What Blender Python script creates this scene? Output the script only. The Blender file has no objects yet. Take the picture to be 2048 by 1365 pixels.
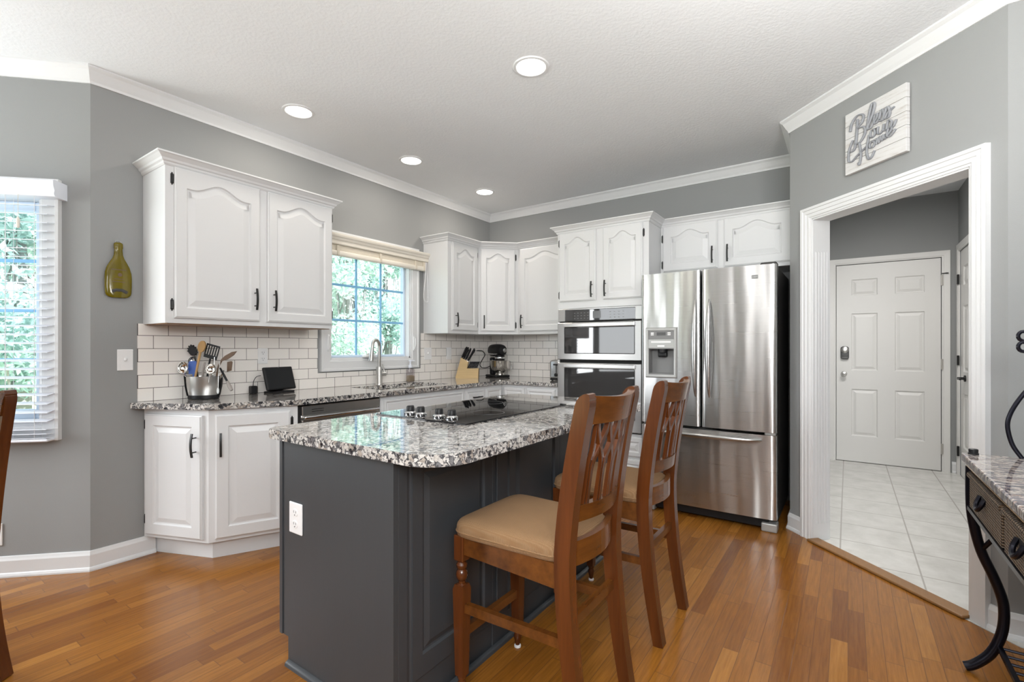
import bpy, bmesh, math, random
from mathutils import Vector, Matrix
PI = math.pi
sc = bpy.context.scene
COL = sc.collection

# ------------------------------------------------------------------ camera, world, lights, exposure
CAM = (-4.2199, -3.2488, 1.165)
YAW = math.radians(34.93)
cd = bpy.data.cameras.new('camera'); cam = bpy.data.objects.new('camera', cd); COL.objects.link(cam)
cam.location = CAM
cam.rotation_euler = (PI/2, 0, YAW - PI/2)
cd.sensor_width = 36.0; cd.lens = 962.0/2048*36; cd.shift_y = 13.5/2048
cd.clip_start = 0.02; cd.clip_end = 200
sc.camera = cam

w = bpy.data.worlds.new('world'); sc.world = w; w.use_nodes = True
nt = w.node_tree; bg = nt.nodes['Background']
sky = nt.nodes.new('ShaderNodeTexSky'); sky.sky_type = 'HOSEK_WILKIE'
sky.sun_direction = (0.25, -0.65, 0.72); sky.turbidity = 4.0
mixw = nt.nodes.new('ShaderNodeMix'); mixw.data_type = 'RGBA'; mixw.inputs[0].default_value = 0.55
nt.links.new(sky.outputs[0], mixw.inputs[6]); mixw.inputs[7].default_value = (0.95, 0.98, 1.0, 1)
nt.links.new(mixw.outputs[2], bg.inputs[0]); bg.inputs[1].default_value = 2.9

def lamp(name, kind, loc, direction, energy, color=(1, 1, 1), size=1.0, size_y=None, angle=None, shape=None, spread=None):
    d = bpy.data.lights.new(name, kind); d.energy = energy; d.color = color
    if kind == 'AREA':
        d.shape = shape or ('RECTANGLE' if size_y else 'SQUARE'); d.size = size
        if size_y: d.size_y = size_y
        if spread: d.spread = spread
    if kind == 'SUN' and angle: d.angle = angle
    o = bpy.data.objects.new(name, d); COL.objects.link(o); o.location = loc
    o.rotation_euler = Vector(direction).to_track_quat('-Z', 'Y').to_euler()
    return o
lamp('sun', 'SUN', (0, -8, 12), (-0.25, 0.65, -0.72), 12.0, (1.0, 0.98, 0.95), angle=0.02)
# daylight through the bay windows, then unseen fills added behind the camera
lamp('daylight_bay', 'AREA', (-4.85, 0.82, 1.45), (0.62, -0.78, -0.02), 44, (0.95, 0.98, 1.0), 0.8, 1.4)
lamp('daylight_bay_side', 'AREA', (-6.12, 0.40, 1.45), (0.80, -0.6, 0.0), 14, (0.95, 0.98, 1.0), 0.9, 1.5)
lamp('rear_fill', 'AREA', (-4.55, -4.09, 1.75), (0.25, 1, -0.42), 17, (0.98, 0.99, 1.0), 1.2, 0.8, spread=math.radians(110))  # added fill for tiles and base doors, no window there
lamp('right_side_fill', 'AREA', (-5.45, -3.72, 2.30), (4.3, 1.0, -1.75), 31, (0.97, 0.99, 1.0), 0.75, 1.5, spread=math.radians(95))  # unseen lamp added to brighten the doorway wall and right side
lamp('ceiling_bounce_fill', 'AREA', (-5.0, -2.9, 1.75), (0.3, 0.05, 1), 43, (1.0, 0.99, 0.97), 1.1)  # added behind the camera to bounce light off the ceiling
lamp('right_ceiling_fill', 'AREA', (-3.15, -3.78, 1.75), (0.35, 0.3, 1), 36, (1.0, 0.99, 0.97), 0.4)  # added out of view to brighten the right end of the ceiling
lamp('hall_ceiling_lamp', 'AREA', (0.1, -3.55, 2.55), (0, 0, -1), 32, (1.0, 0.98, 0.95), 0.4)

sc.view_settings.view_transform = 'Standard'; sc.view_settings.look = 'None'
sc.view_settings.gamma = 1.0; sc.view_settings.use_curve_mapping = False
sc.view_settings.exposure = 0.14

# ------------------------------------------------------------------ materials
def mat_base(name):
    m = bpy.data.materials.new(name); m.use_nodes = True
    return m, m.node_tree, m.node_tree.nodes['Principled BSDF']
def N(t, kind, **kw):
    n = t.nodes.new(kind)
    for k, v in kw.items(): setattr(n, k, v)
    return n
def mth(t, op, a, b=None, c=None):
    n = t.nodes.new('ShaderNodeMath'); n.operation = op
    for i, v in enumerate((a, b, c)):
        if v is None: continue
        if isinstance(v, (int, float)): n.inputs[i].default_value = v
        else: t.links.new(v, n.inputs[i])
    return n.outputs[0]
def mixc(t, fac, a, b):
    n = t.nodes.new('ShaderNodeMix'); n.data_type = 'RGBA'
    for s, v in ((0, fac), (6, a), (7, b)):
        if hasattr(v, 'links') or hasattr(v, 'is_linked'): t.links.new(v, n.inputs[s])
        elif s == 0: n.inputs[0].default_value = v
        else: n.inputs[s].default_value = (*v, 1)
    return n.outputs[2]
def ramp(t, fac, stops, interp='LINEAR'):
    n = t.nodes.new('ShaderNodeValToRGB'); cr = n.color_ramp; cr.interpolation = interp
    while len(cr.elements) < len(stops): cr.elements.new(0.5)
    for e, (p, c) in zip(cr.elements, stops):
        e.position = p; e.color = (*c, 1)
    t.links.new(fac, n.inputs[0]); return n.outputs[0]
def bump(t, bs, height, strength, dist=0.01):
    b = t.nodes.new('ShaderNodeBump'); b.inputs['Strength'].default_value = strength; b.inputs['Distance'].default_value = dist
    t.links.new(height, b.inputs['Height']); t.links.new(b.outputs[0], bs.inputs['Normal'])
def coords(t, scale=(1, 1, 1), kind='Object', rot=(0, 0, 0)):
    tc = t.nodes.new('ShaderNodeTexCoord'); mp = t.nodes.new('ShaderNodeMapping')
    mp.inputs['Scale'].default_value = scale; mp.inputs['Rotation'].default_value = rot
    t.links.new(tc.outputs[kind], mp.inputs[0]); return mp.outputs[0]
def noise(t, vec, scale, detail=3, rough=0.5):
    n = t.nodes.new('ShaderNodeTexNoise'); n.inputs['Scale'].default_value = scale
    n.inputs['Detail'].default_value = detail; n.inputs['Roughness'].default_value = rough
    t.links.new(vec, n.inputs['Vector']); return n.outputs[0]
def pm(name, col, rough=0.5, metal=0.0, var=0.06, scale=6, bmp=0.0, bscale=120, stretch=(1, 1, 1), spec=None, coat=0.0):
    """plain paint / plastic / metal with slight procedural variation"""
    m, t, b = mat_base(name)
    v = coords(t, stretch); n = noise(t, v, scale)
    c2 = tuple(max(0, c*(1-var)) for c in col); c1 = tuple(min(1, c*(1+var)) for c in col)
    t.links.new(mixc(t, n, c1, c2), b.inputs['Base Color'])
    b.inputs['Roughness'].default_value = rough; b.inputs['Metallic'].default_value = metal
    if spec is not None: b.inputs['Specular IOR Level'].default_value = spec
    if coat: b.inputs['Coat Weight'].default_value = coat; b.inputs['Coat Roughness'].default_value = 0.03
    if bmp: bump(t, b, noise(t, v, bscale, 2), bmp, 0.003)
    return m
M = {}
M['wall'] = pm('grey_wall_paint', (0.292, 0.298, 0.296), 0.75, var=0.015, scale=3, bmp=0.12, bscale=260)
M['ceiling'] = None
M['white'] = pm('white_cabinet_paint', (0.69, 0.695, 0.70), 0.38, var=0.012, scale=4, bmp=0.03, bscale=60)
M['trim'] = pm('white_trim_paint', (0.73, 0.735, 0.74), 0.35, var=0.012, scale=4)
M['doorwhite'] = pm('white_door_paint', (0.76, 0.75, 0.73), 0.42, var=0.012)
M['black'] = pm('black_metal', (0.018, 0.018, 0.018), 0.38, 0.3)
M['island'] = pm('charcoal_island_paint', (0.042, 0.046, 0.051), 0.42, var=0.05, scale=5, bmp=0.05, bscale=90, stretch=(6, 6, 0.5))
M['chrome'] = pm('polished_steel', (0.75, 0.75, 0.76), 0.10, 1.0, var=0.02)
M['nickel'] = pm('brushed_nickel', (0.60, 0.59, 0.57), 0.28, 1.0, var=0.05, scale=30)
M['dark_plastic'] = pm('black_plastic', (0.012, 0.012, 0.013), 0.42, var=0.1, spec=0.28)
M['grey_plastic'] = pm('grey_plastic', (0.20, 0.20, 0.20), 0.4, var=0.05)
M['mid_plastic'] = pm('silver_plastic', (0.42, 0.42, 0.41), 0.35, 0.3, var=0.03)
M['light_plastic'] = pm('white_plastic', (0.86, 0.86, 0.86), 0.3, var=0.01)
M['fridge_side'] = pm('fridge_side_dark', (0.035, 0.032, 0.030), 0.5, var=0.08)
M['blackglass'] = pm('black_glass', (0.034, 0.034, 0.035), 0.03, var=0.05, spec=1.0)
M['screen'] = pm('dark_screen', (0.012, 0.013, 0.015), 0.35, var=0.05, spec=0.25)
M['cookglass'] = pm('black_cooktop_glass', (0.006, 0.006, 0.007), 0.02, var=0.05, spec=0.42)
M['rubber'] = pm('dark_gap', (0.01, 0.01, 0.01), 0.8)
M['blind'] = pm('white_blind', (0.80, 0.83, 0.90), 0.4, var=0.02)
M['shade'] = pm('cream_fabric_shade', (0.66, 0.60, 0.50), 0.85, var=0.05, scale=40, bmp=0.2, bscale=300)
M['cream'] = pm('cream_painted_wood', (0.80, 0.75, 0.66), 0.45, var=0.02)
M['muntin'] = pm('sky_cast_muntin', (0.24, 0.52, 0.80), 0.5, var=0.05)  # white bars painted blue to carry the cast of the sky
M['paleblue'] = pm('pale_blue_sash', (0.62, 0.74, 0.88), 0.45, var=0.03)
M['beech'] = pm('pale_beech_block', (0.62, 0.43, 0.20), 0.45, var=0.14, scale=5, stretch=(1, 1, 12))
M['woodspoon'] = pm('spoon_wood', (0.48, 0.29, 0.11), 0.55, var=0.15, scale=8, stretch=(4, 4, 1))
M['bluesil'] = pm('blue_silicone', (0.05, 0.12, 0.42), 0.45)
M['brownsil'] = pm('brown_nylon', (0.12, 0.07, 0.04), 0.5)
M['greygrip'] = pm('grey_grip', (0.30, 0.27, 0.25), 0.5)
M['iron'] = pm('black_wrought_iron', (0.012, 0.012, 0.020), 0.28, 0.6, var=0.2, scale=15)
M['tanstrip'] = pm('bare_wood_strip', (0.50, 0.37, 0.20), 0.5, var=0.12, stretch=(1, 12, 12))
M['signgrey'] = pm('weathered_grey_letters', (0.27, 0.28, 0.30), 0.65, var=0.35, scale=30)
M['oak_trim'] = pm('oak_threshold', (0.26, 0.125, 0.040), 0.35, var=0.2, scale=6, stretch=(1, 14, 14))
M['bark'] = pm('bark', (0.30, 0.29, 0.28), 0.9, var=0.3, scale=12)
M['stoneware'] = pm('beige_stoneware', (0.52, 0.47, 0.36), 0.4, var=0.1)
M['hinge'] = pm('satin_hinge', (0.62, 0.60, 0.56), 0.35, 0.6)

def m_ceiling():
    m, t, b = mat_base('textured_ceiling')
    v = coords(t); n1 = noise(t, v, 62, 4, 0.6); n2 = noise(t, v, 9, 2)
    t.links.new(mixc(t, n2, (0.80, 0.815, 0.83), (0.775, 0.79, 0.805)), b.inputs['Base Color'])
    b.inputs['Roughness'].default_value = 0.9
    r = ramp(t, n1, [(0.40, (0, 0, 0)), (0.62, (1, 1, 1))])
    bump(t, b, r, 0.16, 0.004); return m
M['ceiling'] = m_ceiling()

def m_floor():
    m, t, b = mat_base('honey_oak_strip_floor')
    v = coords(t, kind='Object'); s = N(t, 'ShaderNodeSeparateXYZ'); t.links.new(v, s.inputs[0])
    X, Y = s.outputs[0], s.outputs[1]
    W_, L_ = 0.057, 0.52
    ry = mth(t, 'DIVIDE', Y, W_); row = mth(t, 'FLOOR', ry); fy = mth(t, 'FRACT', ry)
    wn = N(t, 'ShaderNodeTexWhiteNoise', noise_dimensions='1D'); t.links.new(row, wn.inputs['W'])
    off = mth(t, 'MULTIPLY', wn.outputs[0], 7.3)
    # board length differs from row to row
    ln = mth(t, 'MULTIPLY_ADD', wn.outputs[0], 0.30, L_-0.12)
    rx = mth(t, 'ADD', mth(t, 'DIVIDE', X, ln), off); ix = mth(t, 'FLOOR', rx); fx = mth(t, 'FRACT', rx)
    cb = N(t, 'ShaderNodeCombineXYZ'); t.links.new(ix, cb.inputs[0]); t.links.new(row, cb.inputs[1])
    w2 = N(t, 'ShaderNodeTexWhiteNoise', noise_dimensions='2D'); t.links.new(cb.outputs[0], w2.inputs['Vector'])
    col = ramp(t, w2.outputs[0], [(0.0, (0.190, 0.066, 0.009)), (0.2, (0.235, 0.088, 0.012)), (0.6, (0.275, 0.108, 0.016)), (0.9, (0.315, 0.130, 0.021)), (1.0, (0.375, 0.165, 0.030))])
    # grain, shifted per board
    gv = N(t, 'ShaderNodeVectorMath', operation='MULTIPLY_ADD'); t.links.new(v, gv.inputs[0])
    gv.inputs[1].default_value = (3.0, 55.0, 1.0)
    t.links.new(w2.outputs['Color'], gv.inputs[2])
    g = noise(t, gv.outputs[0], 2.2, 5, 0.6)
    gr = ramp(t, g, [(0.30, (0.78, 0.74, 0.70)), (0.65, (1.08, 1.06, 1.04))])
    mul = t.nodes.new('ShaderNodeMix'); mul.data_type = 'RGBA'; mul.blend_type = 'MULTIPLY'; mul.inputs[0].default_value = 1
    t.links.new(col, mul.inputs[6]); t.links.new(gr, mul.inputs[7])
    ey = mth(t, 'MINIMUM', fy, mth(t, 'SUBTRACT', 1.0, fy)); ex = mth(t, 'MULTIPLY', mth(t, 'MINIMUM', fx, mth(t, 'SUBTRACT', 1.0, fx)), 9.0)
    e = mth(t, 'MINIMUM', ey, ex)
    gap = mth(t, 'SMOOTH_MIN', 1.0, mth(t, 'MULTIPLY', e, 28.0), 0.1)
    t.links.new(mixc(t, gap, (0.14, 0.055, 0.014), mul.outputs[2]), b.inputs['Base Color'])
    t.links.new(mth(t, 'MULTIPLY_ADD', g, 0.10, 0.17), b.inputs['Roughness']); b.inputs['Specular IOR Level'].default_value = 0.36
    bump(t, b, mth(t, 'MULTIPLY_ADD', g, 0.12, gap), 0.10, 0.002)
    return m
M['floor'] = m_floor()

def m_halltile():
    m, t, b = mat_base('pale_hall_tile')
    v = coords(t); br = N(t, 'ShaderNodeTexBrick'); br.offset = 0; br.squash = 1
    mp = N(t, 'ShaderNodeMapping'); mp.inputs['Location'].default_value = (0.338, 3.212, 0); t.links.new(v, mp.inputs[0])
    t.links.new(mp.outputs[0], br.inputs['Vector'])
    br.inputs['Scale'].default_value = 1; br.inputs['Brick Width'].default_value = 0.338; br.inputs['Row Height'].default_value = 0.345
    br.inputs['Mortar Size'].default_value = 0.004; br.inputs['Mortar Smooth'].default_value = 0.1
    n = noise(t, v, 7, 5, 0.6)
    c1 = ramp(t, n, [(0.3, (0.56, 0.55, 0.52)), (0.7, (0.70, 0.69, 0.66))])
    t.links.new(c1, br.inputs['Color1']); t.links.new(c1, br.inputs['Color2']); br.inputs['Mortar'].default_value = (0.42, 0.40, 0.37, 1)
    t.links.new(br.outputs[0], b.inputs['Base Color']); b.inputs['Roughness'].default_value = 0.24
    bump(t, b, mth(t, 'SUBTRACT', 1.0, br.outputs[1]), 0.2, 0.002); return m
M['halltile'] = m_halltile()

def m_subway():
    m, t, b = mat_base('white_subway_tile')
    tc = N(t, 'ShaderNodeTexCoord'); br = N(t, 'ShaderNodeTexBrick'); br.offset = 0.5; br.offset_frequency = 2
    t.links.new(tc.outputs['UV'], br.inputs['Vector'])
    br.inputs['Scale'].default_value = 1; br.inputs['Brick Width'].default_value = 0.1475; br.inputs['Row Height'].default_value = 0.0742
    br.inputs['Mortar Size'].default_value = 0.0014; br.inputs['Mortar Smooth'].default_value = 0.05; br.inputs['Bias'].default_value = 0
    br.inputs['Color1'].default_value = (0.92, 0.885, 0.84, 1); br.inputs['Color2'].default_value = (0.89, 0.85, 0.81, 1)
    br.inputs['Mortar'].default_value = (0.075, 0.062, 0.052, 1)
    t.links.new(br.outputs[0], b.inputs['Base Color']); b.inputs['Roughness'].default_value = 0.10
    bump(t, b, mth(t, 'SUBTRACT', 1.0, br.outputs[1]), 0.3, 0.0015); return m
M['subway'] = m_subway()

def m_granite(name, light, mid, brown, dark, scale, stretch=(1, 1, 1)):
    """flaky crystals: random grey, cream and black cells with dark irregular veins between them"""
    m, t, b = mat_base(name)
    v = coords(t, stretch)
    nz = N(t, 'ShaderNodeTexNoise'); nz.inputs['Scale'].default_value = scale*1.1; nz.inputs['Detail'].default_value = 6; nz.inputs['Roughness'].default_value = 0.62; t.links.new(v, nz.inputs['Vector'])
    wp = N(t, 'ShaderNodeVectorMath', operation='MULTIPLY_ADD'); t.links.new(nz.outputs[1], wp.inputs[0]); wp.inputs[1].default_value = (0.036,)*3; t.links.new(v, wp.inputs[2])
    def voro(sc_, feat):
        n = N(t, 'ShaderNodeTexVoronoi', feature=feat); n.inputs['Scale'].default_value = sc_; t.links.new(wp.outputs[0], n.inputs['Vector']); return n
    cell = voro(scale, 'F1'); sp = N(t, 'ShaderNodeSeparateColor'); t.links.new(cell.outputs['Color'], sp.inputs[0])
    c = ramp(t, sp.outputs[0], [(0.0, tuple(x*1.05 for x in light)), (0.36, light), (0.56, tuple(0.6*x+0.4*y for x, y in zip(light, brown))), (0.68, brown), (0.80, mid), (0.93, dark)], 'CONSTANT')
    n1 = noise(t, v, scale*1.6, 4, 0.65)
    ed = voro(scale, 'DISTANCE_TO_EDGE')
    vein = mth(t, 'SUBTRACT', ed.outputs['Distance'], mth(t, 'MULTIPLY_ADD', n1, 1.15, -0.535))
    k = ramp(t, vein, [(0.0, (0, 0, 0)), (0.07, (1, 1, 1))])
    fine = ramp(t, n1, [(0.33, (0.45, 0.44, 0.45)), (0.52, (1, 1, 1))])
    mul = t.nodes.new('ShaderNodeMix'); mul.data_type = 'RGBA'; mul.blend_type = 'MULTIPLY'; mul.inputs[0].default_value = 0.7
    t.links.new(c, mul.inputs[6]); t.links.new(fine, mul.inputs[7])
    vm = N(t, 'ShaderNodeSeparateColor'); t.links.new(k, vm.inputs[0])
    t.links.new(mixc(t, vm.outputs[0], tuple(0.7*x+0.3*y for x, y in zip(dark, mid)), mul.outputs[2]), b.inputs['Base Color'])
    b.inputs['Roughness'].default_value = 0.05; b.inputs['Specular IOR Level'].default_value = 0.75
    b.inputs['Coat Weight'].default_value = 0.5; b.inputs['Coat Roughness'].default_value = 0.02
    return m
M['granite'] = m_granite('speckled_granite', (0.66, 0.635, 0.60), (0.20, 0.195, 0.20), (0.42, 0.37, 0.32), (0.022, 0.022, 0.026), 58)
M['granite_pink'] = m_granite('streaked_granite', (0.66, 0.60, 0.54), (0.22, 0.20, 0.24), (0.42, 0.31, 0.26), (0.10, 0.08, 0.09), 42, (2.0, 0.9, 1))

def m_steel(name, base=0.62, rough=0.24, wave=0.0, axis='v', aniso=0.0):
    m, t, b = mat_base(name)
    st = (260, 260, 2.0) if axis == 'v' else (3, 3, 260)
    v = coords(t, st); n = noise(t, v, 1.0, 2)
    t.links.new(mixc(t, n, (base*1.05,)*3, (base*0.93, base*0.925, base*0.91)), b.inputs['Base Color'])
    b.inputs['Metallic'].default_value = 1; t.links.new(mth(t, 'MULTIPLY_ADD', n, 0.08, rough-0.04), b.inputs['Roughness'])
    if aniso:
        b.inputs['Anisotropic'].default_value = aniso; b.inputs['Anisotropic Rotation'].default_value = 0.25
        tg = N(t, 'ShaderNodeTangent', direction_type='RADIAL', axis='Z'); t.links.new(tg.outputs[0], b.inputs['Tangent'])
    if wave:
        v2 = coords(t, (8.5, 8.5, 1.3)); bump(t, b, noise(t, v2, 1.0, 1, 0.35), wave, 0.02)
    return m
M['steel'] = m_steel('brushed_stainless', 0.50, 0.30, axis='h', aniso=0.8)
M['fridge'] = m_steel('fridge_stainless', 0.64, 0.29, 0.55, axis='h', aniso=0.9)
M['steel_bowl'] = pm('polished_bowl_steel', (0.70, 0.68, 0.65), 0.12, 1.0, var=0.03)

def m_wood(name, c1, c2, rough=0.25, stretch=(30, 30, 2.2)):
    m, t, b = mat_base(name)
    v = coords(t, stretch); n = noise(t, v, 1.0, 5, 0.6); n2 = noise(t, coords(t, (3, 3, 1)), 1.5, 2)
    k = mth(t, 'MULTIPLY_ADD', n2, 0.5, mth(t, 'MULTIPLY', n, 0.6))
    t.links.new(ramp(t, k, [(0.3, c1), (0.75, c2)]), b.inputs['Base Color'])
    b.inputs['Roughness'].default_value = rough; b.inputs['Coat Weight'].default_value = 0.15; b.inputs['Coat Roughness'].default_value = 0.10
    return m
M['cherry'] = m_wood('shaded_cherry_wood', (0.036, 0.009, 0.003), (0.135, 0.038, 0.008), 0.24)  # leg and post wood, darkened to put the legs' shade into the colour
M['cherry_h'] = m_wood('dark_cherry_wood_rails', (0.050, 0.014, 0.003), (0.175, 0.060, 0.011), 0.24, (2.2, 30, 30))

def m_cushion():
    m, t, b = mat_base('tan_woven_cushion')
    v = coords(t); n = noise(t, v, 5, 3)
    wv = N(t, 'ShaderNodeTexWave', wave_type='BANDS', bands_direction='X'); wv.inputs['Scale'].default_value = 75; wv.inputs['Distortion'].default_value = 0.6
    wy = N(t, 'ShaderNodeTexWave', wave_type='BANDS', bands_direction='Y'); wy.inputs['Scale'].default_value = 75; wy.inputs['Distortion'].default_value = 0.6
    t.links.new(v, wv.inputs[0]); t.links.new(v, wy.inputs[0])
    k = mth(t, 'MULTIPLY', wv.outputs[1], wy.outputs[1])
    c = mixc(t, n, (0.31, 0.175, 0.080), (0.21, 0.115, 0.052)); c = mixc(t, mth(t, 'MULTIPLY', k, 0.35), c, (0.50, 0.35, 0.20))
    t.links.new(c, b.inputs['Base Color']); b.inputs['Roughness'].default_value = 0.95; 
    bump(t, b, k, 0.5, 0.003); return m
M['cushion'] = m_cushion()

def m_wicker():
    m, t, b = mat_base('dark_wicker')
    v = coords(t)
    wv = N(t, 'ShaderNodeTexWave', wave_type='BANDS', bands_direction='Z'); wv.inputs['Scale'].default_value = 38; wv.inputs['Distortion'].default_value = 2.5; wv.inputs['Detail Scale'].default_value = 5
    wx = N(t, 'ShaderNodeTexWave', wave_type='BANDS', bands_direction='X'); wx.inputs['Scale'].default_value = 22
    t.links.new(v, wv.inputs[0]); t.links.new(v, wx.inputs[0])
    k = mth(t, 'MULTIPLY_ADD', wx.outputs[1], 0.45, mth(t, 'MULTIPLY', wv.outputs[1], 0.55))
    t.links.new(ramp(t, k, [(0.22, (0.022, 0.016, 0.012)), (0.5, (0.12, 0.085, 0.058)), (0.8, (0.34, 0.26, 0.18))]), b.inputs['Base Color'])
    b.inputs['Roughness'].default_value = 0.55; bump(t, b, k, 0.9, 0.006); return m
M['wicker'] = m_wicker()

def m_bottle():
    m, t, b = mat_base('olive_bottle_glass')
    v = coords(t); n = noise(t, v, 14, 3)
    t.links.new(mixc(t, n, (0.185, 0.140, 0.002), (0.085, 0.066, 0.002)), b.inputs['Base Color'])
    b.inputs['Roughness'].default_value = 0.12; b.inputs['Specular IOR Level'].default_value = 0.3; b.inputs['Coat Weight'].default_value = 0.08
    bump(t, b, n, 0.2, 0.004); return m
M['bottle'] = m_bottle()

def m_signboard():
    m, t, b = mat_base('whitewashed_planks')
    v = coords(t, (4, 4, 40)); n = noise(t, v, 1.6, 5, 0.65)
    t.links.new(ramp(t, n, [(0.30, (0.44, 0.40, 0.37)), (0.46, (0.62, 0.61, 0.60)), (0.8, (0.69, 0.69, 0.69))]), b.inputs['Base Color'])
    b.inputs['Roughness'].default_value = 0.7; return m
M['signboard'] = m_signboard()

def m_glass(name, tint=(1, 1, 1), gloss=0.06):
    m, t, b = mat_base(name)
    tr = N(t, 'ShaderNodeBsdfTransparent'); tr.inputs[0].default_value = (*tint, 1)
    gl = N(t, 'ShaderNodeBsdfGlossy'); gl.inputs['Roughness'].default_value = 0.01
    mx = N(t, 'ShaderNodeMixShader'); mx.inputs[0].default_value = gloss
    t.links.new(tr.outputs[0], mx.inputs[1]); t.links.new(gl.outputs[0], mx.inputs[2])
    t.links.new(mx.outputs[0], t.nodes['Material Output'].inputs[0]); return m
M['glass'] = m_glass('window_glass', (0.94, 0.98, 1.0), 0.05)
M['soapbottle'] = m_glass('smoky_clear_plastic', (0.86, 0.84, 0.86), 0.12)
M['soapliquid'] = pm('amber_soap', (0.34, 0.27, 0.17), 0.3, var=0.05)

def m_leaf(name, c1, c2):
    m, t, b = mat_base(name)
    g = N(t, 'ShaderNodeObjectInfo'); n = noise(t, coords(t), 1.3, 4, 0.65)
    c = ramp(t, n, [(0.35, c1), (0.65, c2)])
    t.links.new(c, b.inputs['Base Color']); b.inputs['Roughness'].default_value = 0.5
    tl = N(t, 'ShaderNodeBsdfTranslucent'); t.links.new(c, tl.inputs[0])
    mx = N(t, 'ShaderNodeMixShader'); mx.inputs[0].default_value = 0.4
    t.links.new(b.outputs[0], mx.inputs[1]); t.links.new(tl.outputs[0], mx.inputs[2])
    t.links.new(mx.outputs[0], t.nodes['Material Output'].inputs[0]); return m
M['leaf'] = m_leaf('pale_green_leaves', (0.42, 0.58, 0.52), (0.84, 0.92, 0.88))
M['leaf2'] = m_leaf('blue_green_leaves', (0.30, 0.45, 0.43), (0.74, 0.88, 0.86))
M['grass'] = pm('sunlit_lawn', (0.42, 0.52, 0.25), 0.9, var=0.25, scale=3)
M['paving'] = pm('pale_paving', (0.62, 0.62, 0.60), 0.8, var=0.06, scale=3)

def m_emit(name, col, s):
    m, t, b = mat_base(name); b.inputs['Base Color'].default_value = (*col, 1)
    b.inputs['Emission Color'].default_value = (*col, 1); b.inputs['Emission Strength'].default_value = s; return m
M['lens'] = m_emit('lit_lamp_lens', (1.0, 0.96, 0.90), 6.0)
M['display_dim'] = pm('lcd_grey', (0.08, 0.08, 0.08), 0.2)

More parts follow.
